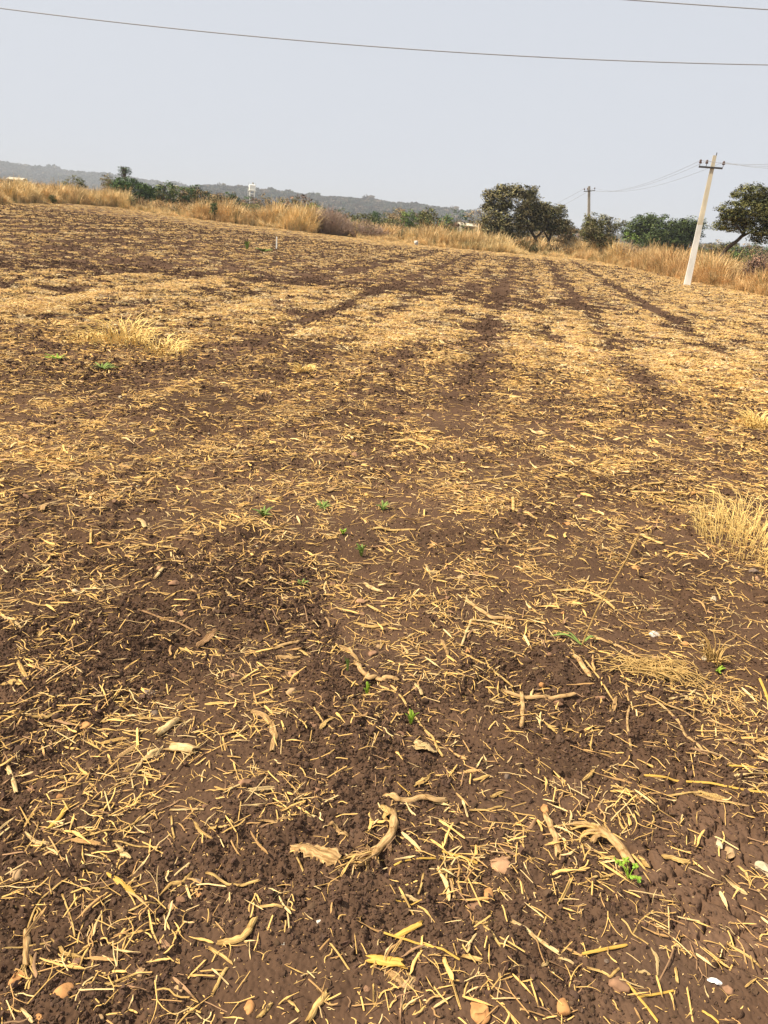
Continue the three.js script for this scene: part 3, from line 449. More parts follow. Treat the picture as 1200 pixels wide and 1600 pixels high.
bush('scrub_bush', 'bright green bush topmost of the group left of the hay-like clump', 'bush', 640, 325, 24, 118, G.fresh, { n: 1500 });
bush('scrub_bush', 'dark green spreading bush just left of the hay-like clump', 'bush', 660, 330, 40, 108, G.dark, { n: 2600 });
bush('scrub_bush', 'reddish dry bush behind the dark spreading bush', 'bush', 664, 328, 26, 128, G.red, { n: 1300 });
bush('scrub_bush', 'fresh green bush right of the hay-like clump', 'bush', 697, 333, 21, 120, G.fresh.concat(G.dark), { n: 1500 });
bush('scrub_bush', 'low green scrub below the white roof', 'bush', 722, 351, 40, 90, G.olive.concat(G.fresh), { n: 1400 });
bush('scrub_bush', 'grey-green bush in the gap left of the leaning pole foot', 'bush', 1106, 378, 36, 120, G.dark.concat(G.brown), { n: 1500 });
bush('scrub_bush', 'fresh green bush under the acacia crown', 'bush', 1162, 384, 56, 90, G.fresh.concat(G.dark), { n: 2400 });
bush('scrub_bush', 'hazy green trees between big thorn tree and olive shrub', 'bush', 905, 356, 50, 150, G.dark, { n: 2200 });
bush('scrub_bush', 'grey brushwood behind the acacia trunk', 'bush', 1125, 377, 34, 105, G.brown.concat(G.olive), { n: 1500 });
twigShrub('twiggy_shrub', 'wide purple-brown leafless shrub at the field edge', 512, 315, 100, 76, M.twig, 430, { leaf: G.red, leafN: 500 });
twigShrub('twiggy_shrub', 'low tail of bare brown brushwood right of the wide leafless shrub', 575, 340, 70, 75, M.twig, 160, { leaf: G.brown, leafN: 400 });
twigShrub('twiggy_shrub', 'dark reddish bare shrub in the right corner beside the acacia', 1190, 386, 36, 44, M.twigDark, 120, { leaf: G.red, leafN: 500 });
twigShrub('twiggy_shrub', 'grey-brown dry weeds under the olive shrub', 990, 372, 70, 64, M.twig, 120, { leaf: G.brown, leafN: 500 });
{ // unremarkable scrub of the waste land
  const spots = []; for (let i = 0; i < 110; i++) { const px = i < 80 ? rr(300, 760) : rr(780, 1240), d = rr(100, 330); spots.push([px, d]); }
  for (const [px, d] of spots) { const top = horizonY(px) - (rr(1.6, 5.0) - EYE) / far(px, 340, d).s; bush('waste_land_bush', 'brownish scrub bush scattered over the waste land behind the field', 'bush', px, top, rr(2.5, 7) / far(px, 340, d).s, d, pick([G.brown, G.brown, G.red, G.olive, G.dark]), { n: 700, lobes: 3, stems: 3, size: 0.22, grp: 'scattered scrub bushes on the waste land' }); }
}
{ // thin bare tree
  const { p, h, s } = far(197, 260, 150), g = group('bare_tree', p); tag(g, 'thin almost leafless tree rising above the dense bush at left', 'tree');
  const L = [limbGeo([V(0, 0, 0), V(0.1, h * 0.4, 0), V(-0.1, h * 0.7, 0), V(0, h * 0.95, 0)], 0.16, 0.05)];
  for (let i = 0; i < 26; i++) { const a = rr(0, 6.28), y = rr(0.6, 0.85) * h, q = rr(0.5, 1) * 11 * s; L.push(limbGeo([V(0, y, 0), V(Math.cos(a) * q * 0.6, y + rr(0.2, 0.6), Math.sin(a) * q * 0.6), V(Math.cos(a) * q, Math.min(h, y + rr(0.3, 1.4)), Math.sin(a) * q)], 0.07, 0.04)); }
  mesh('trunk', mergeGeometries(L), M.bark, g); mesh('crown', leaves([[0, h * 0.85, 0, 10 * s, h * 0.13]], 420, 0.2, G.dark, { open: 0 }), M.leaf, g);
}
{ // hay-like clump of dry grass
  const { p, h, s } = far(681, 344, 74), g = group('grass_clump', p); tag(g, 'rounded tan hay-like clump of dry grass left of the white roof', 'grass clump');
  const L = []; for (let i = 0; i < 16; i++) { const t = tuftGeo(60, 0.8, 0.75, 0.014); const k = rr(0.7, 1.05) * h * 1.25; t.scale(k, k, k); t.rotateY(rr(0, 6)); t.translate(rr(-0.6, 0.6), 0, rr(-0.5, 0.5)); L.push(t); }
  mesh('blades', mergeGeometries(L), std({ color: lin(0.42, 0.26, 0.11), roughness: 0.8 }), g);
}

// ---------------------------------------------------------------- poles and wires
const wireEnds = {};
function pole(name, label, baseP, topP, w0, w1, mats, arm, key) {
  const g = group(name, baseP); tag(g, label, 'pole'); const L = topP.distanceTo(baseP), q = new THREE.Quaternion().setFromUnitVectors(V(0, 1, 0), topP.clone().sub(baseP).normalize()).multiply(new THREE.Quaternion().setFromAxisAngle(V(0, 1, 0), arm.turn));
  g.quaternion.copy(q);
  const shaft = (y0, y1, a, b) => { const s = new THREE.CylinderGeometry(b / Math.SQRT2 * 2 / 2 * 1.0, a / Math.SQRT2, y1 - y0, 4, 6).toNonIndexed(); s.rotateY(Math.PI / 4); s.translate(0, (y0 + y1) / 2, 0); s.computeVertexNormals(); return s; };
  const cut = L * 0.48, wc = w0 + (w1 - w0) * 0.48;
  mesh('shaft', shaft(-0.5, cut, w0 * 2, wc * 2), mats[0], g); mesh('upper_shaft', shaft(cut, L, wc * 2 * 0.99, w1 * 2), mats[1], g);
  const ay = L - arm.down, a = new RoundedBoxGeometry(arm.len, 0.075, 0.06, 2, 0.01); a.translate(arm.off, ay, w1 + 0.05); mesh('crossarm', a, M.iron, g);
  const cl = new THREE.TorusGeometry(w1 * 1.25, 0.018, 6, 20); cl.rotateX(Math.PI / 2); cl.translate(0, ay, 0.02); mesh('clamp', cl, M.iron, g);
  wireEnds[key] = [];
  g.updateMatrixWorld();
  for (const x of arm.ins) { const prof = [[0.012, 0], [0.012, 0.1], [0.055, 0.1], [0.065, 0.14], [0.04, 0.17], [0.055, 0.2], [0.035, 0.25], [0, 0.26]].map((c) => new THREE.Vector2(...c)), i = new THREE.LatheGeometry(prof, 12); i.translate(x, ay + 0.04, w1 + 0.05); mesh('insulator', i, M.insulator, g); wireEnds[key].push(V(x, ay + 0.26, w1 + 0.05).applyMatrix4(g.matrixWorld)); }
  if (arm.spike) { const sp = new THREE.CylinderGeometry(0.02, 0.02, 0.14, 6); sp.translate(0.06, L + 0.05, 0); mesh('top_pin', sp, M.iron, g); }
  return g;
}
const atDist = (px, py, d) => { const t = ray(px, py), k = d / Math.hypot(t.x, t.z); return V(t.x * k, EYE + t.y * k, t.z * k); };
{
  const b = gp(1073, 446), d = Math.hypot(b.x, b.z), t = atDist(1117, 243, d);
  pole('utility_pole', 'near whitewashed concrete pole leaning right at the field edge', b, t, 0.145, 0.07, [M.limewash, M.concrete], { turn: -0.22, len: 1.0, down: 0.5, off: -0.08, ins: [-0.55, -0.28, 0.42], spike: true }, 'near');
  const d2 = 86, b2 = far(924, 340, d2).p; // the far pole tilts a little to the left
  pole('utility_pole', 'far grey concrete pole behind the olive shrub', b2, atDist(920.5, 291, d2), 0.15, 0.10, [M.concreteGrey, M.concreteGrey], { turn: 0.05, len: 1.15, down: 0.45, off: 0, ins: [-0.5, -0.2, 0.52], spike: false }, 'far');
}
function wire(label, a, b, sag, r, grp) { const pts = []; for (let i = 0; i <= 14; i++) { const t = i / 14, p = a.clone().lerp(b, t); p.y -= sag * 4 * t * (1 - t); pts.push(p); } const m = mesh('power_wire', tube(pts, () => r, 5, { steps: 40 }), M.wire); tag(m, label, 'wire', grp); }
const rank = ['topmost', 'middle', 'lowest'], gw = 'wires along the pole line';
for (const i of [0, 1, 2]) wire(rank[i] + ' of the three thin wires from leaning white pole to far pole', wireEnds.near[i], wireEnds.far[i], 0.7, 0.006, gw);
for (const i of [0, 1, 2]) wire(rank[i] + ' of the thin wires running right from the leaning white pole', wireEnds.near[i], atDist(1330, [240, 246, 252][i], 34), 0.25, 0.006, gw);
for (const i of [0, 2]) wire((i ? 'lower' : 'upper') + ' of two faint wires dropping left from the far pole', wireEnds.far[i], atDist(700, 388 + i * 6, 165), 0.8, 0.010, gw);
wire('long dark overhead wire crossing the whole sky above the field', atDist(-140, -6, 20), atDist(1340, 103, 20), 0.28, 0.0095);
wire('short length of overhead wire in the top right corner', atDist(640, -27, 18), atDist(1340, 24, 18), 0.02, 0.0095);

// ---------------------------------------------------------------- water tank, sheds, posts
{
  const D = 372, { p, h, s } = far(393.5, 288.5, D), g = group('water_tank', p); tag(g, 'white water tank on a tall four-legged tower', 'water tank');
  g.rotation.y = 0.25; const W = 3.5 * s, bh = h - 9 * s;
  for (const x of [-1, 1]) for (const z of [-1, 1]) { const l = new RoundedBoxGeometry(0.42, bh, 0.42, 2, 0.04); l.translate(x * W, bh / 2, z * W); mesh('leg', l, M.white, g); }
  for (const y of [0.36, 0.62, 0.86]) for (const k of [0, 1]) for (const q of [-1, 1]) { const b = new RoundedBoxGeometry(k ? 0.32 : W * 2 - 0.42, 0.36, k ? W * 2 - 0.42 : 0.32, 2, 0.03); b.translate(k ? q * W : 0, bh * y, k ? 0 : q * W); mesh('brace', b, M.white, g); }
  const f = new RoundedBoxGeometry(12 * s, 0.3, 12 * s, 2, 0.05); f.translate(0, bh + 0.15, 0); mesh('platform', f, M.white, g);
  const t = new RoundedBoxGeometry(10 * s, 8 * s, 10 * s, 4, 0.35); t.translate(0, bh + 0.3 + 4 * s, 0); mesh('tank', t, M.white, g);
  const c = new THREE.CylinderGeometry(0.35, 0.4, 0.7, 16); c.translate(0.3, h + 0.55, 0); mesh('vent', c, M.concreteGrey, g);
  for (const x of [-1, 1]) { const r = new THREE.CylinderGeometry(0.06, 0.06, 1.1, 6); r.translate(x * 5.4 * s, h + 0.3, 0); mesh('post', r, M.concreteGrey, g); }
  const L = []; for (let i = 0; i < 16; i++) { const b = new THREE.BoxGeometry(0.5, 0.06, 0.06); b.translate(-W - 0.75, 0.5 + i * bh / 16, 0); L.push(b); } for (const x of [-0.25, 0.25]) { const b = new THREE.BoxGeometry(0.07, bh + 1, 0.07); b.translate(-W - 0.75 + x, bh / 2 + 0.5, 0.066); L.push(b); } mesh('ladder', mergeGeometries(L), M.white, g);
}
function shed(label, px, pyTop, wPx, d, turn, wall, o = {}) {
  const { p, h, s } = far(px, pyTop, d), w = wPx * s, g = group('farm_shed', p); tag(g, label, 'shed'); g.rotation.y = turn; const dep = o.dep ?? w * 0.6, hh = h - 0.25;
  for (const [x, z, a, b] of [[-w / 2, 0, 0.2, dep], [w / 2, 0, 0.2, dep], [0, -dep / 2 + 0.1, w - 0.2, 0.2]]) { const q = new THREE.BoxGeometry(a, hh, b); q.translate(x, hh / 2, z); mesh('wall', q, wall, g); }
  const fr = new THREE.BoxGeometry(w - 0.2, hh * 0.3, 0.2); fr.translate(0, hh * 0.15, dep / 2 - 0.1); mesh('wall', fr, wall, g);
  const hood = new THREE.BoxGeometry(w - 0.2, hh * 0.16, 0.18); hood.translate(0, hh * 0.92, dep / 2 - 0.1); mesh('lintel', hood, wall, g);
  for (const q of [-1, 1]) { const r = new THREE.BoxGeometry(w + 0.8, 0.10, dep * 0.62); r.rotateX(q * 0.16); r.translate(0, h - 0.08, q * dep * 0.29); mesh('roof_sheet', r, M.concrete, g); }
}
shed('low shed with white roof sheets left of the big thorn tree', 729, 350, 20, 130, 0.12, M.concreteGrey, { dep: 4 });
shed('tiny white shed glimpsed through the grass at far left', 28, 279, 16, 160, 0.2, M.white, { dep: 4 });
shed('small pale-roofed shed peeping over the wide green tree', 272, 290.5, 9, 260, -0.2, M.white, { dep: 4 });
{
  const { p, h, s } = far(751, 350, 84), w = new RoundedBoxGeometry(9 * s, h, 0.3, 2, 0.03, 6); w.translate(0, h / 2, 0); const m = mesh('ruined_wall', w, std({ color: lin(0.66, 0.50, 0.30), map: mottle, roughness: 1 })); m.position.copy(p); m.rotation.y = 0.5; tag(m, 'short cream wall end standing left of the big thorn tree', 'wall');
}
{
  const p = gp(650, 383), g = rock(0.22, 0.2, 0.2, 0.6, 3); g.translate(0, 0.15, 0); const m = mesh('white_stone', g, stoneMats.white); m.position.copy(p); tag(m, 'white stone standing in the dry grass at the field edge', 'stone');
}
for (const [px, py0, py1, r, mat, lb, lean] of [[432, 389, 370, 0.03, M.white, 'short pale stake standing alone in the far field', 0], [903, 388, 370, 0.06, M.concreteGrey, 'grey fence post left of the olive shrub', -0.05], [837, 392, 360, 0.05, M.pale, 'thin pale stick leaning before the big thorn tree trunk', 0.08], [921, 400, 369, 0.05, M.tan, 'crooked pale stick at the left foot of the olive shrub', 0.16]]) {
  const p = gp(px, py0), t = atDist(px, py1, Math.hypot(p.x, p.z)), h = t.y - p.y, m = mesh('wooden_post', tube([V(0, -0.1, 0), V(lean * 0.6, h * 0.5, 0), V(lean, h, 0.02)], (q) => r * (1.05 - 0.2 * q), 7, { squirm: 0.12 }), mat); m.position.copy(p); tag(m, lb, 'post');
}

// ---------------------------------------------------------------- things lying on the near soil
const onSoil = (px, py) => { const p = gp(px, py); p.y += 0.5 * fine(p.x, p.z, Math.hypot(p.x, p.z)); return p; };
function lay(flat, r) { // pixel pairs -> points resting on the soil, relative to the first
  const P = []; for (let i = 0; i < flat.length; i += 2) P.push(onSoil(flat[i], flat[i + 1])); const s = mpp(P[0]), R0 = r * s; P.forEach((p) => { p.y = Math.max(p.y, surf(p.x, p.z)) + R0 * 0.75; });
  const o = P[0].clone(); return { o, R0, pts: P.map((p) => p.clone().sub(o)) };
}
const onTop = (p, o, k) => { for (const q of p) q.y = Math.max(q.y, surf(q.x + o.x, q.z + o.z) - o.y + k); return p; };
const densify = (pts, wob) => { const out = []; for (let i = 0; i < pts.length - 1; i++) for (let k = 0; k < 3; k++) { const p = pts[i].clone().lerp(pts[i + 1], k / 3); if (i || k) p.add(V(rr(-1, 1) * wob, rr(-0.3, 0.9) * wob, rr(-1, 1) * wob)); out.push(p); } out.push(pts[pts.length - 1]); return out; };
function stalk(mat, r, flat, label, o = {}) {
  const { o: at, R0, pts } = lay(flat, r * (r < 4 ? 0.72 : 0.8)), p = onTop(densify(pts, R0 * (o.wob ?? 0.22)), at, R0 * 0.5), m = mesh(o.name ?? (r >= 4 ? 'dry_stalk' : 'straw_stem'), tube(p, (t) => R0 * (o.taper ? 1 - o.taper * t : 1), r >= 4 ? 10 : 7, { jag: R0 * (r > 3 ? 2.2 : 1.2), flat: o.flat ?? 0.8, hollow: r >= 3, knobs: o.knobs ?? (r >= 3 ? [rr(0.2, 0.45), rr(0.6, 0.85)] : null), steps: Math.max(8, p.length * 3), squirm: 0.05 }), M[mat]);
  m.position.copy(at); tag(m, label, o.cat ?? (r >= 4 ? 'stalk' : 'straw')); return m;
}
function husk(mat, r, flat, label, o = {}) {
  const { o: at, R0, pts } = lay(flat, r * 0.5), m = mesh(o.name ?? 'dry_leaf', flake(onTop(densify(pts, R0 * 0.35), at, R0 * 0.4), R0 * 1.7, { curl: o.curl ?? rr(0.5, 1.2), twist: o.twist ?? rr(-0.7, 0.7), ragged: o.ragged ?? 0.35, cols: 9, steps: 22, point: o.point ?? 1.3, thick: 0.0006, wave: 0.35, crease: 0.45 }), M[mat]);
  m.position.copy(at); tag(m, label, 'dry leaf'); return m;
}
function stone(mat, rx, rz, px, py, label, o = {}) {
  const p = onSoil(px, py), s = mpp(p), m = mesh('stone', rock(rx * s * 1.08, rx * s * (o.h ?? 0.62), rz * s * 1.35, o.k ?? 0.85), stoneMats[mat]); m.position.copy(p); m.position.y += rx * s * (o.up ?? 0.2); m.rotation.y = rr(-0.5, 0.5); tag(m, label, 'stone'); return m;
}
// ---- bottom left quarter
stone('orange', 16, 15, 100, 1558, 'largest rounded orange stone near the bottom left corner', { k: 0.4 });
stone('orange', 9, 11, 23, 1527, 'wedge-shaped orange stone left of the largest rounded orange stone', { k: 0.9 });
stone('tan', 11, 12, 28, 1368, 'tan stone with straw on it near the left edge');
stone('pink', 12, 15, 258, 1483, 'upright pinkish tan stone beside a slanting straw', { k: 0.8, h: 0.9 });
stone('tan', 10, 10, 278, 1553, 'small rounded tan stone right of the large orange stone');
stone('orange', 9, 7, 63, 1594, 'orange stone cut by the bottom edge at left');
stone('tan', 9, 9, 222, 1522, 'tan stone at the upper end of a long slanting straw');
stone('grey', 11, 6, 307, 1380, 'purple-grey flat stone beside the arched dry leaf');
stone('orange', 10, 10, 387, 1577, 'orange-brown stone at bottom edge left of centre');
stone('brown', 15, 11, 388, 1228, 'half-sunk broad brown stone left of the root stump');
stone('tan', 9, 8, 153, 1595, 'tan stone cut by the bottom edge, second from left');
stone('brown', 8, 7, 202, 1547, 'brown stone sunk beside the small rounded tan stone');
stone('brown', 8, 6, 120, 1503, 'dull brown stone under the pale folded leaf');
stone('brown', 6, 6, 68, 1300, 'little brown stone next to the bent pale leaf at left');
stone('orange', 5, 7, 310, 1397, 'tiny orange stone below the purple-grey flat stone');
stone('brown', 6, 5, 50, 1233, 'small brown pebble by the greyish stub at the left edge');
stalk('pale', 4, [13, 1203, 25, 1237], 'short greyish stalk stub near the left edge');
stalk('straw', 1.7, [85, 1240, 115, 1237, 147, 1228], 'thin slightly bent straw above the crossed straw pile, left');
stalk('yellow', 4, [77, 1300, 92, 1286, 107, 1268], 'short yellow stalk slanting up beside the bent pale leaf');
husk('pale', 5.5, [40, 1303, 57, 1318, 77, 1322], 'bent pale leaf with upturned tip at left');
stalk('straw', 2.4, [63, 1333, 105, 1318, 150, 1307, 193, 1300, 215, 1285, 240, 1268], 'long branching straw reaching up to the right, left side');
stalk('straw', 2, [177, 1318, 215, 1322, 253, 1327], 'straight straw lying level below the long branching straw');
husk('pale', 8, [180, 1322, 192, 1334, 205, 1345], 'fat pale leaf sheath end under the long branching straw', { curl: 1.6 });
husk('yellow', 6, [167, 1366, 188, 1384, 211, 1398], 'yellow folded leaf pointing down right, left of centre');
husk('straw', 5.5, [247, 1403, 268, 1384, 285, 1383, 300, 1366], 'arched yellow dry leaf beside the purple-grey stone', { twist: 1.4 });
stalk('straw', 3.2, [323, 1370, 357, 1382, 380, 1383, 402, 1379], 'wavy thick straw right of the arched dry leaf');
husk('straw', 5, [303, 1287, 315, 1305, 332, 1322], 'forked dry leaf slanting down above the bottom left');
stalk('straw', 3, [326, 1301, 358, 1302], 'short level straw crossing the forked dry leaf');
stalk('pale', 2.5, [266, 1267, 318, 1267], 'level pale straw above the forked dry leaf');
stalk('straw', 2.2, [268, 1277, 269, 1295, 273, 1312], 'straw hanging down from the level pale straw');
{ // split hollow stalk
  const { o: at, R0, pts } = lay([40, 1450, 41, 1475, 42, 1512], 6), g = group('split_stalk', at); tag(g, 'split hollow stalk with a dark groove, upright at the left edge', 'stalk');
  mesh('rind', flake(pts, R0 * 2, { curl: 2.3, twist: 0.1, ragged: 0.2, cols: 9, steps: 14, point: 0.35, thick: 0.0012 }), M.tan, g);
  for (let i = 0; i < 5; i++) { const a = pts[2].clone().add(V(rr(-1, 1) * R0, 0.002, 0)), b = a.clone().add(V(rr(-0.6, 1.6) * R0 * 2, rr(0, 0.008), rr(1.5, 4.5) * R0)); mesh('fibre', tube([a, a.clone().lerp(b, 0.5).add(V(rr(-1, 1) * R0 * 0.4, 0.006, 0)), b], (t) => R0 * 0.24 * (1 - 0.5 * t), 5), M.straw, g); }
}
stalk('straw', 2.2, [43, 1447, 52, 1425, 68, 1404, 105, 1378], 'long twig rising right from the split hollow stalk');
stalk('straw', 2, [0, 1490, 32, 1480, 80, 1474], 'thin straw crossing the split stalk at the left edge');
husk('straw', 5, [80, 1467, 98, 1487, 117, 1490, 137, 1497], 'folded yellow leaf right of the split hollow stalk');
husk('tan', 8, [63, 1507, 85, 1503, 108, 1499], 'flattened tan leaf above the wedge-shaped orange stone');
husk('straw', 5, [47, 1497, 54, 1512, 63, 1528], 'narrow leaf hanging from the foot of the split stalk');
stalk('straw', 2.7, [130, 1545, 172, 1537, 213, 1523], 'long slanting straw ending at a tan stone, bottom left');
stalk('straw', 2, [158, 1483, 185, 1476, 210, 1463], 'thin straw leaning up right above the long slanting straw');
stalk('straw', 2.2, [187, 1427, 215, 1424, 250, 1416], 'level straw under a small straw tangle, bottom left');
stalk('straw', 2, [97, 1398, 108, 1425, 117, 1463], 'thin upright straw above the folded yellow leaf');
stalk('straw', 2.3, [233, 1447, 242, 1470, 250, 1493], 'slanting straw leaning on the upright pinkish stone');
stalk('straw', 6.5, [345, 1478, 358, 1477, 377, 1471, 389, 1460, 396, 1447], 'thick curled stalk left of the bottom centre', { wob: 0.2 });
stalk('straw', 3.2, [328, 1485, 346, 1496, 363, 1508], 'short straw below the thick curled stalk');
stalk('straw', 3.6, [333, 1553, 344, 1534, 354, 1517], 'short thick straw standing slanted near bottom edge, left of centre');
stalk('pale', 3.4, [34, 1580, 51, 1603], 'pale stalk cut by the bottom edge at far left');
// ---- bottom middle
{ // root stump
  const { o: at, R0, pts } = lay([612, 1284, 614, 1300, 608, 1322, 590, 1342, 573, 1358, 556, 1374], 7), g = group('root_stump', at); tag(g, 'uprooted dry stalk with a fan of roots in the lower centre', 'root stump');
  pts.forEach((p, i) => { p.y += 0.012 * Math.sin(i / 5 * Math.PI); });
  mesh('stem', tube(pts, (t) => R0 * (0.92 - 0.15 * t), 14, { jag: R0 * 1.6, hollow: true, knobs: [0.2, 0.5], squirm: 0.16, steps: 34, flat: 0.8 }), M.tan, g);
  const e = pts[4]; const ends = [[520, 1352], [528, 1372], [543, 1386], [556, 1392], [575, 1388], [538, 1344], [545, 1360], [510, 1372], [590, 1376], [535, 1380], [565, 1330], [550, 1336]];
  for (let i = 0; i < 26; i++) { const [x0, y0] = ends[i % ends.length], k = rr(0.55, 1.05), x = 573 + (x0 - 573) * k + rr(-7, 7), y = 1357 + (y0 - 1357) * k + rr(-6, 6), b = onSoil(x, y).sub(at); b.y = Math.max(b.y, surf(b.x + at.x, b.z + at.z) - at.y) + rr(0.001, 0.006); const a = e.clone().lerp(pts[3], rr(-0.2, 0.9)).add(V(rr(-1, 1) * R0 * 0.6, rr(-0.002, 0.006), rr(-0.3, 0.3) * R0)), m = a.clone().lerp(b, 0.55).add(V(rr(-0.012, 0.012), rr(0.003, 0.018), rr(-0.012, 0.012))), w = rr(0.10, 0.30); mesh('root', i % 5 ? tube([a, m, b], (t) => R0 * w * (1 - 0.75 * t), 5, { squirm: 0.3, steps: 10 }) : flake([a, m, b], R0 * rr(0.35, 0.75), { curl: 1.2, ragged: 0.6, steps: 14, crease: 0.5, cols: 7, twist: rr(-1, 1), point: 1.8 }), pick([M.straw, M.tan, M.tan, M.brown]), g); }
  for (const q of [[598, 1268], [592, 1290], [590, 1262]]) { const b = onSoil(...q).sub(at); mesh('leaf_sheath', flake([b, b.clone().lerp(pts[0], 0.5).add(V(0, 0.012, 0)), pts[0].clone().add(V(-0.01, 0.01, 0.02))], R0 * 1.1, { curl: 1, ragged: 0.4 }), M.straw, g); }
}
husk('tan', 20, [456, 1328, 488, 1336, 528, 1358], 'wide flat leaf sheath left of the root stump', { curl: 0.7, ragged: 0.5, point: 0.5 });
stalk('straw', 2.2, [465, 1320, 462, 1342, 474, 1362], 'curved fibre at the left end of the wide flat sheath');
husk('tan', 8, [512, 1297, 527, 1304, 544, 1312], 'frayed brown leaf scrap above the wide flat sheath', { ragged: 0.7 });
stalk('tan', 6, [603, 1245, 622, 1257, 655, 1255, 693, 1252], 'tan stalk with frayed left end above the root stump', { wob: 0.8 });
husk('tan', 5, [403, 1291, 430, 1293, 460, 1293], 'fibrous tan leaf left of centre above the wide sheath', { ragged: 0.6 });
husk('pale', 5, [472, 1275, 487, 1280, 504, 1289], 'pale curled leaf scrap above the frayed brown scrap');
husk('straw', 5.5, [646, 1233, 660, 1224, 673, 1214], 'pointed straw leaf slanting up right above the tan stalk');
husk('straw', 5, [766, 1249, 777, 1243, 789, 1238], 'pointed pale leaf right of centre beside crossing straws');
stalk('straw', 2.6, [733, 1272, 758, 1269, 784, 1263], 'straw crossing level in the tangle right of the tan stalk');
stalk('yellow', 2.3, [615, 1363, 655, 1360, 693, 1351], 'thin yellow straw right of the root fan');
stalk('yellow', 3, [690, 1341, 717, 1346, 744, 1353], 'yellow straw right of the root fan, sloping down');
stalk('straw', 3.3, [402, 1430, 430, 1431, 456, 1430], 'level straw at the lower left of centre');
stalk('yellow', 2.6, [599, 1468, 653, 1484, 690, 1500, 716, 1512], 'longest bright yellow straw at bottom centre');
stalk('yellow', 5, [620, 1471, 654, 1463], 'short thick yellow straw touching the longest yellow straw');
stalk('yellow', 9, [580, 1500, 604, 1508, 628, 1517], 'thick glossy yellow stalk piece at bottom centre', { wob: 0.1, flat: 0.65 });
husk('tan', 10, [602, 1522, 620, 1534, 640, 1549], 'crumpled tan leaf below the thick yellow stalk piece');
stone('tan', 13, 12, 637, 1535, 'tan stone partly under the crumpled tan leaf');
husk('pale', 5, [612, 1420, 632, 1419, 654, 1423], 'flat pale leaf above the bright yellow straws');
stalk('yellow', 1.6, [612, 1428, 640, 1429, 661, 1426], 'thin yellow straw lying just below the flat pale leaf');
stalk('straw', 2.2, [697, 1367, 696, 1385, 698, 1411], 'thin upright straw of a pair right of the root stump');
stalk('tan', 3.6, [702, 1367, 704, 1385, 709, 1410], 'thicker tan straw of a pair right of the root stump');
stalk('straw', 2.4, [720, 1367, 715, 1382, 720, 1410], 'wavy straw right of the pair of upright straws');
stalk('straw', 2.4, [660, 1380, 657, 1397, 652, 1412], 'bent straw left of the pair of upright straws');
stalk('straw', 3, [753, 1463, 766, 1478, 780, 1493], 'short straw pointing down right beside brown stones, right of centre');
stalk('straw', 6, [482, 1598, 494, 1575, 510, 1556], 'stout straw cut by the bottom edge left of centre');
husk('straw', 6, [400, 1594, 412, 1584, 426, 1572], 'narrow leaf at the bottom edge left of the stout straw');
stalk('straw', 3, [448, 1563, 458, 1572, 467, 1584], 'short straw between the narrow leaf and the stout straw');
stalk('straw', 4, [720, 1508, 748, 1515], 'short tan straw at the lower end of the longest yellow straw');
husk('straw', 5, [738, 1445, 755, 1450, 772, 1444], 'crumpled straw leaf right of centre above brown stones');
stone('pink', 19, 12, 785, 1357, 'large flat pinkish stone with a knob, right of the root stump', { k: 0.35, h: 0.4 });
stone('pink', 9, 8, 785, 1340, 'small knob stone sitting behind the large flat pinkish stone', { k: 0.3 });
stone('orange', 8, 12, 763, 1402, 'oval orange stone standing below the pinkish stone', { k: 0.35, h: 0.9 });
stone('brown', 11, 8, 740, 1418, 'brown flat stone left of the oval orange stone');
stone('orange', 16, 16, 750, 1582, 'large tan-orange angular stone at bottom edge right of centre', { k: 0.8, h: 0.8 });
stone('brown', 10, 10, 740, 1495, 'angular brown stone near the longest yellow straw tip', { k: 0.9 });
stone('orange', 10, 9, 798, 1487, 'orange-brown stone right of the angular brown stone');
stone('brown', 8, 7, 493, 1240, 'reddish brown stone left of centre below fine straw');
stone('orange', 7, 5, 597, 1402, 'small orange stone under the root fan');
stone('white', 9, 6, 500, 1449, 'white chalky chip left of bottom centre');
stone('white', 5, 3, 443, 1478, 'tiny crumbly white speck near the bottom left of centre');
stone('grey', 5, 5, 583, 1440, 'small grey pebble above the bright yellow straws');
stone('brown', 6, 5, 573, 1545, 'brown pebble left of the crumpled tan leaf');
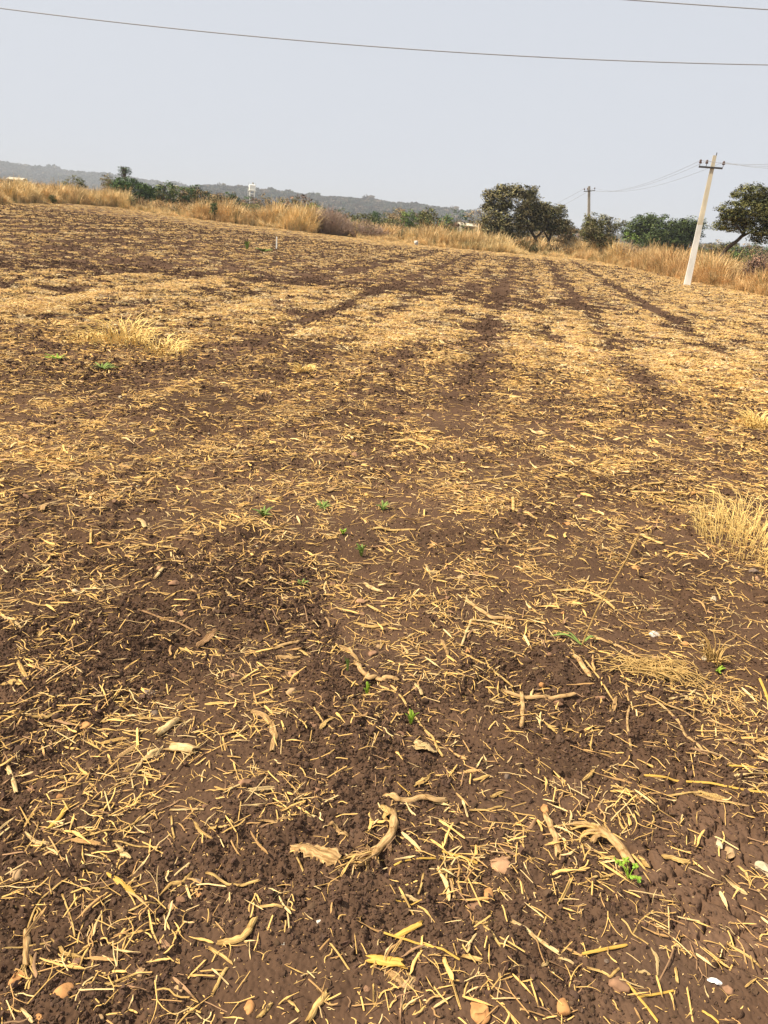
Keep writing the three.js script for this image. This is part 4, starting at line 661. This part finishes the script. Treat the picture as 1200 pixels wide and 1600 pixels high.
// ---- bottom right
stalk('yellow', 3, [1007, 1213, 1057, 1218, 1110, 1226, 1160, 1240, 1210, 1247], 'long yellow straw reaching the right edge, right side');
husk('tan', 5, [1083, 1243, 1125, 1251, 1168, 1268], 'tan fibrous leaf under the long yellow straw at right');
stalk('yellow', 2.4, [1135, 1204, 1170, 1208, 1210, 1217], 'upper yellow straw entering from the right edge');
stalk('straw', 2.4, [1160, 1241, 1180, 1234, 1210, 1228], 'straw crossing the long yellow straw near right edge');
stalk('straw', 2.4, [1040, 1246, 1075, 1242, 1100, 1240], 'short straw left of the tan fibrous leaf');
stalk('tan', 6, [852, 1276, 860, 1295, 867, 1316, 870, 1348], 'stubby tan stalk with notched lower end, lower right', { name: 'dry_stalk' });
stone('orange', 8, 8, 853, 1266, 'orange stone at the top of the stubby tan stalk');
{ // frayed sheath
  const { o: at, R0, pts } = lay([874, 1288, 903, 1292, 937, 1310, 965, 1330, 985, 1354], 6), g = group('frayed_stalk', at); tag(g, 'large frayed stalk splitting into fibres beside the green weed', 'stalk');
  pts.forEach((p, i) => { p.y += [0.006, 0.02, 0.022, 0.014, 0.002][i]; });
  mesh('stem', tube([pts[2], pts[3], pts[4]], (t) => R0 * 1.25, 10, { jag: R0 * 2, hollow: true, squirm: 0.15, flat: 0.7 }), M.tan, g);
  for (let i = 0; i < 13; i++) { const e = onSoil(868 + rr(0, 50) + i * 2.2, 1284 + i * 3.0 + rr(-5, 5)).sub(at); e.y += rr(0.002, 0.012); const m = e.clone().lerp(pts[2], 0.5).add(V(0, rr(0.004, 0.016), 0)); mesh('fibre', i % 3 ? tube([e, m, pts[2].clone().lerp(pts[3], rr(0, 0.5)).add(V(0, 0, rr(-0.5, 0.9) * R0))], (t) => R0 * (0.22 + 0.2 * t), 6, { squirm: 0.2 }) : flake([e, m, pts[2].clone().lerp(pts[3], 0.3)], R0 * 1.1, { curl: 1, ragged: 0.4, steps: 10 }), i % 2 ? M.straw : M.tan, g); }
}
stalk('straw', 3, [910, 1328, 945, 1339, 983, 1350], 'straight straw lying along the lower side of the frayed stalk');
stalk('straw', 2.6, [913, 1384, 940, 1371, 973, 1364], 'brown-tipped straw reaching left from the green weed');
stalk('pale', 4.2, [800, 1450, 835, 1471, 872, 1495], 'long pale stalk sloping down right, lower right of centre', { wob: 0.2 });
stalk('pale', 3, [872, 1500, 898, 1508], 'short pale piece just beyond the end of the long pale stalk');
husk('pale', 5, [845, 1516, 857, 1504], 'small white chip of stalk by the long pale stalk end', { curl: 0.3 });
stalk('yellow', 3.6, [912, 1491, 945, 1486, 977, 1479], 'bright yellow straight straw at lower right', { wob: 0.15 });
stalk('yellow', 3, [975, 1533, 998, 1562, 1027, 1597], 'yellow straw slanting down from the brown stone to bottom edge', { wob: 0.2 });
stalk('yellow', 2.6, [997, 1560, 1025, 1556, 1054, 1550], 'level yellow straw meeting the slanting one near bottom edge');
stalk('straw', 3, [917, 1513, 940, 1518, 953, 1527, 966, 1516], 'hooked straw above the brown stone at lower right');
stalk('straw', 3, [1135, 1478, 1160, 1494, 1188, 1513], 'straight straw near the right edge, lower right', { wob: 0.2 });
husk('pale', 4.5, [1017, 1483, 1027, 1500, 1027, 1527], 'drop-shaped pale leaf tip at lower right');
husk('pale', 4, [995, 1517, 1007, 1521, 1020, 1524], 'flat pale leaf left of the drop-shaped leaf tip');
stalk('straw', 3.2, [1055, 1513, 1058, 1537], 'short upright straw right of the drop-shaped leaf tip');
stalk('straw', 2, [963, 1433, 978, 1450, 988, 1463, 1012, 1478], 'thin forked twig stem above the drop-shaped leaf');
stalk('straw', 1.8, [988, 1463, 1000, 1440, 1020, 1425], 'upper branch of the thin forked twig');
husk('straw', 8, [1033, 1338, 1055, 1342, 1085, 1352], 'pale brown leaf lying on the cracked crust');
husk('straw', 5, [997, 1338, 1007, 1348, 1016, 1357], 'stubby leaf scrap right of the frayed stalk');
stalk('straw', 3, [1153, 1353, 1165, 1365, 1172, 1385], 'bent straw near the right edge beside pale stone');
husk('pale', 5, [1127, 1370, 1147, 1385, 1167, 1401], 'worn whitish leaf strip on the cracked crust');
stalk('yellow', 2.8, [1096, 1582, 1110, 1592, 1122, 1603], 'yellow straw cut by the bottom edge at right');
husk('straw', 5, [910, 1222, 920, 1212, 931, 1198], 'pointed straw leaf above the cracked crust');
stone('orange', 13, 12, 878, 1578, 'rounded orange-brown stone at the bottom right of centre', { k: 0.4 });
stone('brown', 16, 12, 967, 1543, 'broad brown stone with yellow straw leaning on it');
stone('tan', 12, 8, 1140, 1332, 'flat tan stone on the cracked crust at right');
stone('pale', 6, 9, 1122, 1322, 'small upright pale stone left of the flat tan stone', { h: 1 });
stone('pale', 12, 12, 1194, 1360, 'pale cream stone at the right edge');
stone('brown', 8, 6, 815, 1328, 'reddish pebble left of the stubby tan stalk');
stone('grey', 4, 4, 948, 1503, 'round grey pebble below the bright yellow straight straw');
stone('brown', 10, 8, 1138, 1547, 'brown stone at lower right corner below the white scrap');
{
  const p = onSoil(1115, 1533), s = mpp(p), g = flake([V(-11 * s, 0.004, 0), V(0, 0.012, 0.006), V(10 * s, 0.004, 0.01)], 6 * s, { curl: 0.9, ragged: 0.3, twist: 0.8, steps: 9 }), m = mesh('white_scrap', g, M.white); m.position.copy(p); tag(m, 'bright white crumpled scrap at lower right', 'scrap');
}
// ---- middle left
stalk('brown', 2.4, [217, 953, 262, 972, 313, 993], 'long brown twig sloping down right at middle left');
stalk('straw', 2, [37, 940, 62, 947, 90, 948], 'thin straw near the left edge, level with the brown twig');
husk('straw', 4.5, [107, 973, 120, 966, 138, 955], 'pointed straw leaf slanting up right at middle left');
husk('pale', 6, [5, 966, 18, 976, 34, 985], 'pale leaf at the left edge above a straw pile');
stalk('straw', 2.6, [197, 859, 235, 861, 278, 862], 'long level straw upper middle left');
stalk('straw', 2.8, [260, 847, 284, 846], 'short thick straw just above the long level straw');
stalk('straw', 2.8, [143, 835, 142, 850], 'upright straw stub at the upper middle left');
stalk('pale', 3.4, [242, 908, 255, 896], 'short pale stub slanting near the middle left');
stalk('straw', 2, [313, 812, 333, 820, 354, 832], 'straw sloping right in a tangle left of the green sprout');
husk('pale', 4, [350, 933, 367, 944], 'pale flake on bare soil left of centre');
husk('brown', 9, [308, 1012, 322, 1000, 338, 988], 'large brown crumpled leaf left of centre', { ragged: 0.6 });
stalk('straw', 2.4, [280, 1010, 312, 1024, 350, 1028], 'curved straw under the large brown crumpled leaf');
stalk('straw', 2.6, [160, 1129, 215, 1127, 270, 1124], 'long level straw pointing at the fat pale stalk piece');
stalk('pale', 7, [247, 1153, 259, 1143, 273, 1131], 'fat pale cob-like stalk piece slanting, left of centre', { wob: 0.15, name: 'dry_stalk', flat: 0.9 });
stalk('pale', 9, [266, 1172, 284, 1174, 303, 1177], 'stubby pale stalk chunk below the fat cob-like piece', { wob: 0.1, name: 'dry_stalk', flat: 0.75 });
husk('pale', 8, [220, 1192, 233, 1183, 248, 1174], 'pale leaf tip left of the stubby pale chunk');
husk('straw', 5, [50, 1131, 75, 1128, 101, 1118], 'long pointed straw leaf at the left');
husk('straw', 8, [0, 1073, 18, 1078, 38, 1084], 'ragged straw leaf at the left edge', { ragged: 0.7 });
husk('straw', 6, [24, 1031, 34, 1045, 45, 1072], 'drooping straw leaf near the left edge');
stone('orange', 6, 5, 70, 852, 'small orange stone at upper middle left');
stone('tan', 8, 5, 20, 809, 'tan stone half covered near the left edge');
stone('orange', 7, 6, 100, 1055, 'orange pebble at middle left under a twig');
stone('brown', 6, 7, 265, 1053, 'brown pebble above the flat grey stone');
stone('grey', 12, 6, 233, 1084, 'flat dark grey stone with straw around it, middle left', { k: 0.8, h: 0.4 });
stone('orange', 12, 7, 133, 1140, 'orange-brown flat stone at left above the stubby chunk');
stone('brown', 9, 6, 285, 961, 'brown stone in a straw tangle at middle left');
stone('pale', 6, 4, 117, 925, 'pale cream chip at middle left');
stone('pink', 9, 6, 363, 1060, 'reddish stone right of the brown pebble');
stone('brown', 9, 5, 273, 915, 'dull brown stone beside the short pale stub');
// ---- middle
stalk('straw', 3, [582, 829, 615, 830, 648, 830], 'straight level straw stick in the upper centre', { wob: 0.1 });
husk('pale', 7, [567, 914, 582, 921, 598, 928], 'thick pale leaf chunk at centre', { curl: 1.4 });
stalk('straw', 3, [573, 947, 584, 953, 595, 959], 'short straw below the thick pale leaf chunk');
stalk('straw', 3, [645, 935, 664, 935], 'small level straw right of the thick pale leaf chunk');
stalk('tan', 3.6, [428, 1018, 446, 1014, 467, 1011], 'short tan stalk left of the centre sprout');
husk('tan', 6, [433, 1027, 450, 1032, 469, 1032], 'pinkish folded leaf under the short tan stalk');
husk('straw', 6, [552, 974, 580, 980, 611, 976], 'wide straw leaf right of the bare patch at centre');
husk('tan', 5, [503, 1013, 530, 1014, 545, 1022, 561, 1038], 'bent tan leaf above the green sprout');
stalk('tan', 5, [553, 1042, 567, 1052, 577, 1062, 597, 1063, 618, 1068], 'brown root-end of a stem above the green sprout', { wob: 0.9 });
stalk('straw', 2.6, [593, 1073, 618, 1092, 640, 1114, 668, 1148, 692, 1182], 'long dry stem running down right past the second sprout');
stalk('tan', 4, [727, 940, 745, 953, 767, 967, 800, 968], 'bent tan stem in the tangle right of centre');
stalk('pale', 2.6, [720, 1014, 728, 990, 737, 971, 765, 972, 801, 983], 'sharply bent pale stem right of centre');
stalk('straw', 2.6, [720, 1030, 760, 1050, 802, 1071], 'long straw sloping into the big twig heap');
husk('pale', 6, [664, 886, 673, 896, 685, 898], 'pale folded flake right of the thick pale leaf chunk');
husk('tan', 5, [688, 1002, 694, 1010, 699, 1030], 'looped tan leaf left of the sharply bent stem');
husk('tan', 8, [393, 1116, 412, 1122, 426, 1134, 431, 1155, 424, 1180], 'curled brown leaf arching down left of centre', { curl: 0.9, point: 0.6 });
stalk('straw', 2, [490, 1120, 507, 1137, 521, 1152, 510, 1172], 'hook-shaped straw right of the curled brown leaf');
husk('pale', 13, [645, 1170, 662, 1173, 682, 1178], 'crumpled pale leaf end of the long dry stem', { ragged: 0.7 });
for (const [m, a, b, x, y, l] of [['pink', 8, 6, 563, 943, 'pinkish stone left of the short straw at centre'], ['brown', 5, 5, 565, 961, 'brown pebble just below the pinkish centre stone'], ['tan', 6, 5, 755, 832, 'tan pebble upper right of centre, left of a twin'], ['tan', 5, 5, 767, 843, 'round tan pebble right of its twin, upper right of centre'], ['pink', 8, 6, 753, 864, 'flat pink stone below the twin tan pebbles'], ['brown', 5, 4, 697, 888, 'small brown stone above the pale folded flake'], ['brown', 6, 5, 743, 897, 'round brown stone in clods right of centre'], ['tan', 5, 5, 720, 903, 'tan pebble left of the round brown stone'], ['brown', 5, 5, 698, 935, 'brown pebble above the bent tan stem'], ['orange', 9, 8, 732, 1025, 'rounded orange stone at the end of the sharply bent stem'], ['brown', 5, 4, 503, 993, 'little brown stone on the bare centre patch'], ['pink', 9, 7, 458, 1058, 'pinkish round stone left of the green sprout'], ['tan', 10, 6, 455, 1085, 'tan flat stone below the pinkish round stone'], ['brown', 8, 6, 583, 1025, 'reddish flat stone above the brown root-end'], ['brown', 10, 7, 643, 1085, 'broad reddish stone beside the long dry stem'], ['orange', 5, 7, 578, 1112, 'orange pebble below the green sprout'], ['brown', 7, 8, 488, 1137, 'brown stone inside the hook-shaped straw'], ['brown', 9, 6, 622, 1153, 'dull brown stone left of the long dry stem']]) stone(m, a, b, x, y, l);
// ---- middle right
stalk('straw', 3.6, [870, 926, 900, 925, 922, 928, 942, 940, 960, 953], 'arched straw stalk under the leaning reed, right', { wob: 0.2 });
stalk('straw', 3.4, [1003, 840, 1020, 846, 1034, 852], 'short straw at the foot of the right grass tuft');
stalk('tan', 3, [927, 997, 965, 1011, 1000, 1027, 1047, 1030], 'knobbly twig running from the reed foot to the twig heap');
stalk('tan', 5, [890, 1033, 905, 1050, 920, 1071], 'brown stalk at the left end of the twig heap');
stalk('straw', 2, [910, 1040, 935, 1068, 960, 1097], 'thin straw sloping from the twig heap to a curled leaf');
husk('tan', 5, [947, 1124, 957, 1110, 963, 1092], 'curled tan leaf hanging below the twig heap');
stalk('tan', 4.4, [786, 1082, 820, 1091, 860, 1093, 894, 1092], 'long level tan stalk left of the twig heap');
stalk('tan', 4, [815, 1083, 816, 1112, 813, 1144], 'upright tan stalk hanging from the long level stalk');
stalk('straw', 3, [847, 1140, 893, 1140], 'short level straw below the long level tan stalk');
stalk('tan', 3, [993, 1083, 1040, 1120, 1070, 1150, 1099, 1180], 'long dry twig running down right from the twig heap');
stalk('tan', 2.6, [977, 1073, 983, 1105, 979, 1130, 985, 1180], 'knotty twig hanging straight down from the twig heap');
stalk('tan', 2.4, [1033, 1110, 1062, 1118, 1094, 1131], 'side branch of the long dry twig at right');
husk('pale', 5, [1053, 1090, 1066, 1095, 1081, 1102], 'pale split flake right of the twig heap');
stalk('straw', 3.6, [801, 780, 801, 807], 'short upright straw stub above centre right');
stalk('straw', 3.4, [800, 803, 818, 808, 838, 815], 'straw lying at the foot of the upright stub');
stalk('yellow', 3, [1187, 1063, 1195, 1080, 1202, 1103], 'yellow straw at the right edge below dry tuft');
stalk('straw', 3.2, [610, 692, 640, 695, 672, 706], 'curved pale stick lying on dark soil, upper centre');
stalk('straw', 3, [985, 770, 1000, 760, 1035, 758], 'bent straw stalk right, left of the right tuft');
stalk('straw', 3, [986, 772, 1012, 775, 1048, 774], 'level straw under the bent straw stalk at right');
stalk('straw', 2.6, [955, 715, 985, 722, 1015, 727, 1050, 720], 'long wavy straw at the right, above bent stalk');
stalk('straw', 2.6, [740, 755, 775, 750, 810, 744], 'long tan stick on dark soil right of centre, upper');
stalk('straw', 2.4, [760, 615, 790, 618, 815, 622], 'long straw on the dark strip, upper right of centre');
stalk('straw', 2.6, [1113, 758, 1130, 764, 1145, 772], 'tan stalk left of the right grass tuft');
husk('pale', 7, [822, 672, 836, 677, 852, 680], 'pale leaf patch lying upper right of centre');
husk('pale', 5, [684, 530, 693, 538], 'white flake far up the field right of centre');
husk('tan', 5, [835, 735, 860, 730, 890, 734], 'frayed tan stalk lying upper right of centre', { ragged: 0.6 });
husk('pale', 6, [275, 545, 290, 543, 300, 546], 'white chip right of the left grass tuft');
for (const [m, a, b, x, y, l] of [['white', 8, 6, 1022, 994, 'smooth grey-white shell-like stone at right'], ['orange', 7, 5, 885, 821, 'orange stone upper right above the arched stalk'], ['pale', 8, 6, 1113, 938, 'pale tan stone below the right grass tuft'], ['orange', 9, 6, 993, 894, 'orange stone right of the leaning reed'], ['orange', 8, 6, 1167, 918, 'orange-tan stone near right edge below the tuft'], ['brown', 9, 7, 938, 1095, 'rounded brown stone below the twig heap'], ['brown', 8, 5, 872, 1100, 'reddish stone under the long level tan stalk'], ['grey', 8, 7, 1178, 895, 'purple-grey stone at right edge below the tuft'], ['orange', 6, 4, 1070, 1008, 'orange pebble right of the shell-like stone'], ['brown', 9, 6, 556, 715, 'brown stone beside a curved straw, upper centre'], ['pink', 9, 5, 1110, 690, 'pinkish stone at the upper right'], ['orange', 5, 4, 730, 760, 'orange chip near the long tan stick']]) stone(m, a, b, x, y, l);
{ // heap of fine twigs
  const at = onSoil(1020, 1050), s = mpp(at), g = group('twig_heap', at); tag(g, 'matted heap of fine tan dry stems at the right', 'twig heap');
  const L = []; for (let i = 0; i < 240; i++) { const a = rr(-0.5, 0.7) + (rnd() < 0.45 ? rr(-1.6, 1.6) : 0), l = rr(10, 62) * s, q = rr(-1, 1), x = (70 * q * Math.abs(q) + rr(-25, 25)) * s, z = (rr(-20, 24) + rr(-16, 20)) * s, y = surf(at.x + x, at.z + z) - at.y + rr(0.003, 0.035) * (1 - Math.abs(x) / (80 * s)), dx = Math.cos(a) * l / 2, dz = Math.sin(a) * l / 2; L.push(tube([V(x - dx, y - 0.006, z - dz), V(x, y + rr(0, 0.015), z + rr(-6, 6) * s), V(x + dx, y - rr(0, 0.012), z + dz)], () => rr(0.45, 1.0) * s, 4, { steps: 4 })); }
  const m = mesh('stems', mergeGeometries(L), M.straw, g); m.userData.kind = 'stuff';
}
// ---- standing reed, grass tufts, green weeds
{
  const b = onSoil(907, 1010), d = Math.hypot(b.x, b.z), t = atDist(1003, 827, d + 0.1), g = group('dry_reed', b), e = t.clone().sub(b); tag(g, 'tall thin dry reed leaning right above the twig heap', 'reed');
  mesh('stem', tube([V(0, -0.02, 0), e.clone().multiplyScalar(0.35).add(V(-0.01, 0.01, 0)), e.clone().multiplyScalar(0.7), e], (q) => 0.0038 * (1 - 0.35 * q), 7, { knobs: [0.3, 0.62] }), M.straw, g);
  mesh('seed_head', flake([e.clone().multiplyScalar(0.62), e.clone().multiplyScalar(0.82).add(V(0.004, 0, 0)), e], 0.008, { curl: 1.4, ragged: 0.6, twist: 1 }), M.tan, g);
  for (const q of [[860, 993], [870, 988], [935, 1000]]) { const a = onSoil(...q).sub(b); mesh('leaf', flake([V(0, 0.01, 0), a.clone().multiplyScalar(0.5).add(V(0, 0.035, 0)), a], 0.007, { curl: 0.5, ragged: 0.1 }), M.greenDull, g); }
}
function grassTuft(px, py, wPx, hPx, n, mat, label, o = {}) {
  const at = onSoil(px, py), s = mpp(at), g = group('dry_grass_tuft', at); tag(g, label, 'grass tuft');
  const L = []; for (let i = 0; i < n; i++) { const a = rr(0, 6.28), q = Math.sqrt(rnd()), x = Math.cos(a) * q * wPx * s * 0.4, z = Math.sin(a) * q * wPx * s * 0.55, h = hPx * s * Math.pow(rr(0.15, 1), 1.6) * (1 - 0.3 * q), b = a + rr(-1.2, 1.2), len = h * rr(0.3, 1.0) + 6 * s, y0 = surf(at.x + x, at.z + z) - at.y - 0.004, r = (o.r ?? 0.8) * s * rr(0.8, 1.5); L.push(tube([V(x, y0, z), V(x + Math.cos(b) * len * 0.3, y0 + h * 0.7, z + Math.sin(b) * len * 0.3), V(x + Math.cos(b) * len, y0 + h * rr(0.6, 1), z + Math.sin(b) * len)], (t) => r * (1 - 0.65 * t), 3, { steps: 5 })); }
  const m = mesh('blades', mergeGeometries(L), mat, g); m.userData.kind = 'stuff'; return g;
}
const tuftMat = std({ color: lin(0.86, 0.62, 0.23), roughness: 0.7 });
grassTuft(1168, 848, 195, 88, 430, tuftMat, 'large yellow dry grass tuft at the right edge', { r: 0.5 });
grassTuft(1185, 668, 50, 35, 240, tuftMat, 'yellow-green grass tuft at the right edge above the large one');
grassTuft(195, 535, 120, 52, 190, tuftMat, 'pale dry grass tuft with long arching blades, left field');
grassTuft(255, 550, 75, 30, 110, tuftMat, 'short pale grass tuft right of the long-bladed left tuft');
grassTuft(135, 534, 70, 22, 80, tuftMat, 'small pale grass tuft left of the long-bladed left tuft');
grassTuft(1115, 1035, 26, 60, 60, M.straw, 'wispy dry tuft with a green foot at the right', { r: 1.1 });
grassTuft(475, 583, 30, 20, 120, tuftMat, 'low pale grass tuft in the upper centre left');
function weed(px, py, wPx, hPx, n, mat, label, o = {}) {
  const at = onSoil(px, py), s = mpp(at), g = group('green_weed', at); tag(g, label, 'weed');
  for (let i = 0; i < n; i++) { const a = rr(0, 6.28), l = wPx * s * rr(0.3, 0.6), h = hPx * s * rr(0.5, 1), e = V(Math.cos(a) * l, h, Math.sin(a) * l); mesh(o.broad ? 'leaf' : 'blade', flake([V(0, -0.003, 0), e.clone().multiplyScalar(0.5).add(V(0, h * 0.3, 0)), e], (o.r ?? 1.6) * s, { curl: 0.5, ragged: 0.1, steps: 7, cols: 4, twist: rr(-0.6, 0.6) }), mat, g); }
  return g;
}
{ // the leafy weed at lower right
  const at = onSoil(982, 1372), s = mpp(at), g = group('green_weed', at); tag(g, 'bright green leafy weed beside the frayed stalk, lower right', 'weed');
  for (const [x, y, n] of [[960, 1357, 5], [975, 1352, 6], [990, 1366, 6], [997, 1380, 6], [985, 1384, 5], [970, 1362, 4]]) {
    const e = onSoil(x, y).sub(at); e.y += rr(0.012, 0.03); mesh('stem', tube([V(0, 0, 0), e.clone().multiplyScalar(0.5).add(V(0, 0.012, 0)), e], () => 0.0013, 5), M.green, g);
    for (let i = 0; i < n; i++) { const a = rr(0, 6.28), l = rr(4.5, 8) * s, q = e.clone().add(V(Math.cos(a) * l, rr(-0.002, 0.008), Math.sin(a) * l)); mesh('leaf', flake([e, e.clone().lerp(q, 0.5).add(V(0, 0.003, 0)), q], rr(2.0, 3.2) * s, { curl: 0.4, ragged: 0.05, steps: 7, cols: 4, wave: 0.2 }), rnd() < 0.7 ? M.green : std({ color: lin(0.25, 0.42, 0.05), roughness: 0.5 }), g); }
  }
}
weed(574, 1085, 16, 28, 6, M.green, 'small green grass sprout at centre below the root-end', { r: 1.8 });
weed(543 - 0, 1052, 12, 30, 4, M.greenDull, 'thin green blades above the centre sprout', { r: 1.4 });
weed(642, 1132, 22, 32, 6, M.green, 'bright green grass sprout beside the long dry stem', { r: 2 });
weed(472, 916, 18, 10, 9, M.greenDull, 'tiny dark green sprig left of centre');
weed(565, 870, 26, 24, 12, M.greenDull, 'bushy green weed above the thick pale leaf chunk');
weed(535, 836, 14, 10, 7, M.green, 'tiny green leaf cluster in the upper centre', { r: 2.4, broad: true });
weed(412, 808, 34, 16, 14, M.greenDull, 'low dark green grass patch upper left of centre');
weed(505, 796, 26, 12, 12, M.greenDull, 'green tinge of grass in straw, right of the dark green patch');
weed(598, 798, 22, 14, 10, M.greenDull, 'pale green weed in the straw, upper centre');
weed(1120, 1050, 26, 10, 10, M.green, 'green shoots at the foot of the wispy dry tuft', { r: 1.8 });
weed(90, 563, 40, 8, 16, M.green, 'bright green grass patch at the left edge, upper field', { r: 1.4 });
weed(160, 578, 50, 8, 18, M.greenDull, 'faint green grass below the left grass tufts', { r: 1.4 });
weed(386, 390, 10, 14, 14, M.greenDull, 'green weed standing in the far field left of the pale stake', { r: 1.2 });
weed(412, 394, 26, 6, 18, M.greenDull, 'spread of green weeds just left of the pale stake foot', { r: 1.2 });
// ---- smaller stalks and pebbles of the near field, alike
{
  const L1 = [0, 1, 2, 3].map((i) => tube([V(-0.5, 0, 0), V(-0.2, rr(0, 0.04), rr(-0.06, 0.06)), V(0.2, rr(0, 0.05), rr(-0.06, 0.06)), V(0.5, 0, 0)], () => 0.03, 8, { jag: 0.06, hollow: true, flat: 0.8, knobs: [0.4], squirm: 0.1 })), L2 = [0, 1, 2].map(() => flake([V(-0.5, 0, 0), V(0, 0.06, rr(-0.1, 0.1)), V(0.5, 0.02, 0)], 0.13, { ragged: 0.4, thick: 0.005, cols: 5, steps: 9 }));
  for (let i = 0; i < 230; i++) {
    let x, z, d; do { d = Math.sqrt(rr(1, 70)); const a = rr(-34, 38) * R; x = Math.sin(a) * d; z = -Math.cos(a) * d; } while (rnd() > density(x, z) + 0.3);
    const leaf = rnd() < 0.4, len = rr(0.04, 0.105) * (d > 4 ? 1.6 : 1), m = mesh(leaf ? 'leaf_scrap' : 'stem_piece', leaf ? pick(L2) : pick(L1), pick(leaf ? [M.straw, M.tan, M.pale, M.tan, M.brown] : [M.straw, M.straw, M.pale, M.tan, M.yellow])); m.position.set(x, surf(x, z) + 0.005, z); m.rotation.set(rr(-0.15, 0.15), rr(0, 6.28), rr(-0.12, 0.12)); m.scale.set(len, len * rr(0.6, 1.1), len * rr(0.6, 1.1));
    leaf ? tag(m, 'small dry leaf scrap among the scattered straw', 'leaf scrap', 'small leaf scraps on the field') : tag(m, 'short dry stem piece among the scattered straw', 'stem piece', 'short stem pieces on the field');
  }
  const st = [0, 1, 2, 3].map(() => rock(1, 0.7, 1, rr(0.3, 0.9), 2));
  for (let i = 0; i < 110; i++) { const d = Math.sqrt(rr(1.2, 55)), a = rr(-34, 38) * R, x = Math.sin(a) * d, z = -Math.cos(a) * d, s = rr(0.005, 0.014) * (1 + 0.1 * d), m = mesh('pebble', pick(st), stoneMats[pick(['brown', 'brown', 'pink', 'tan', 'orange', 'grey', 'pale'])]); m.position.set(x, surf(x, z) + s * 0.2, z); m.rotation.set(0, rr(0, 6.28), rr(-0.3, 0.3)); m.scale.set(s * rr(0.9, 1.4), s, s * rr(0.8, 1.2)); tag(m, 'small earthy pebble sunk in the dark soil', 'pebble', 'small pebbles in the soil'); }
}
renderer.render(scene, camera);
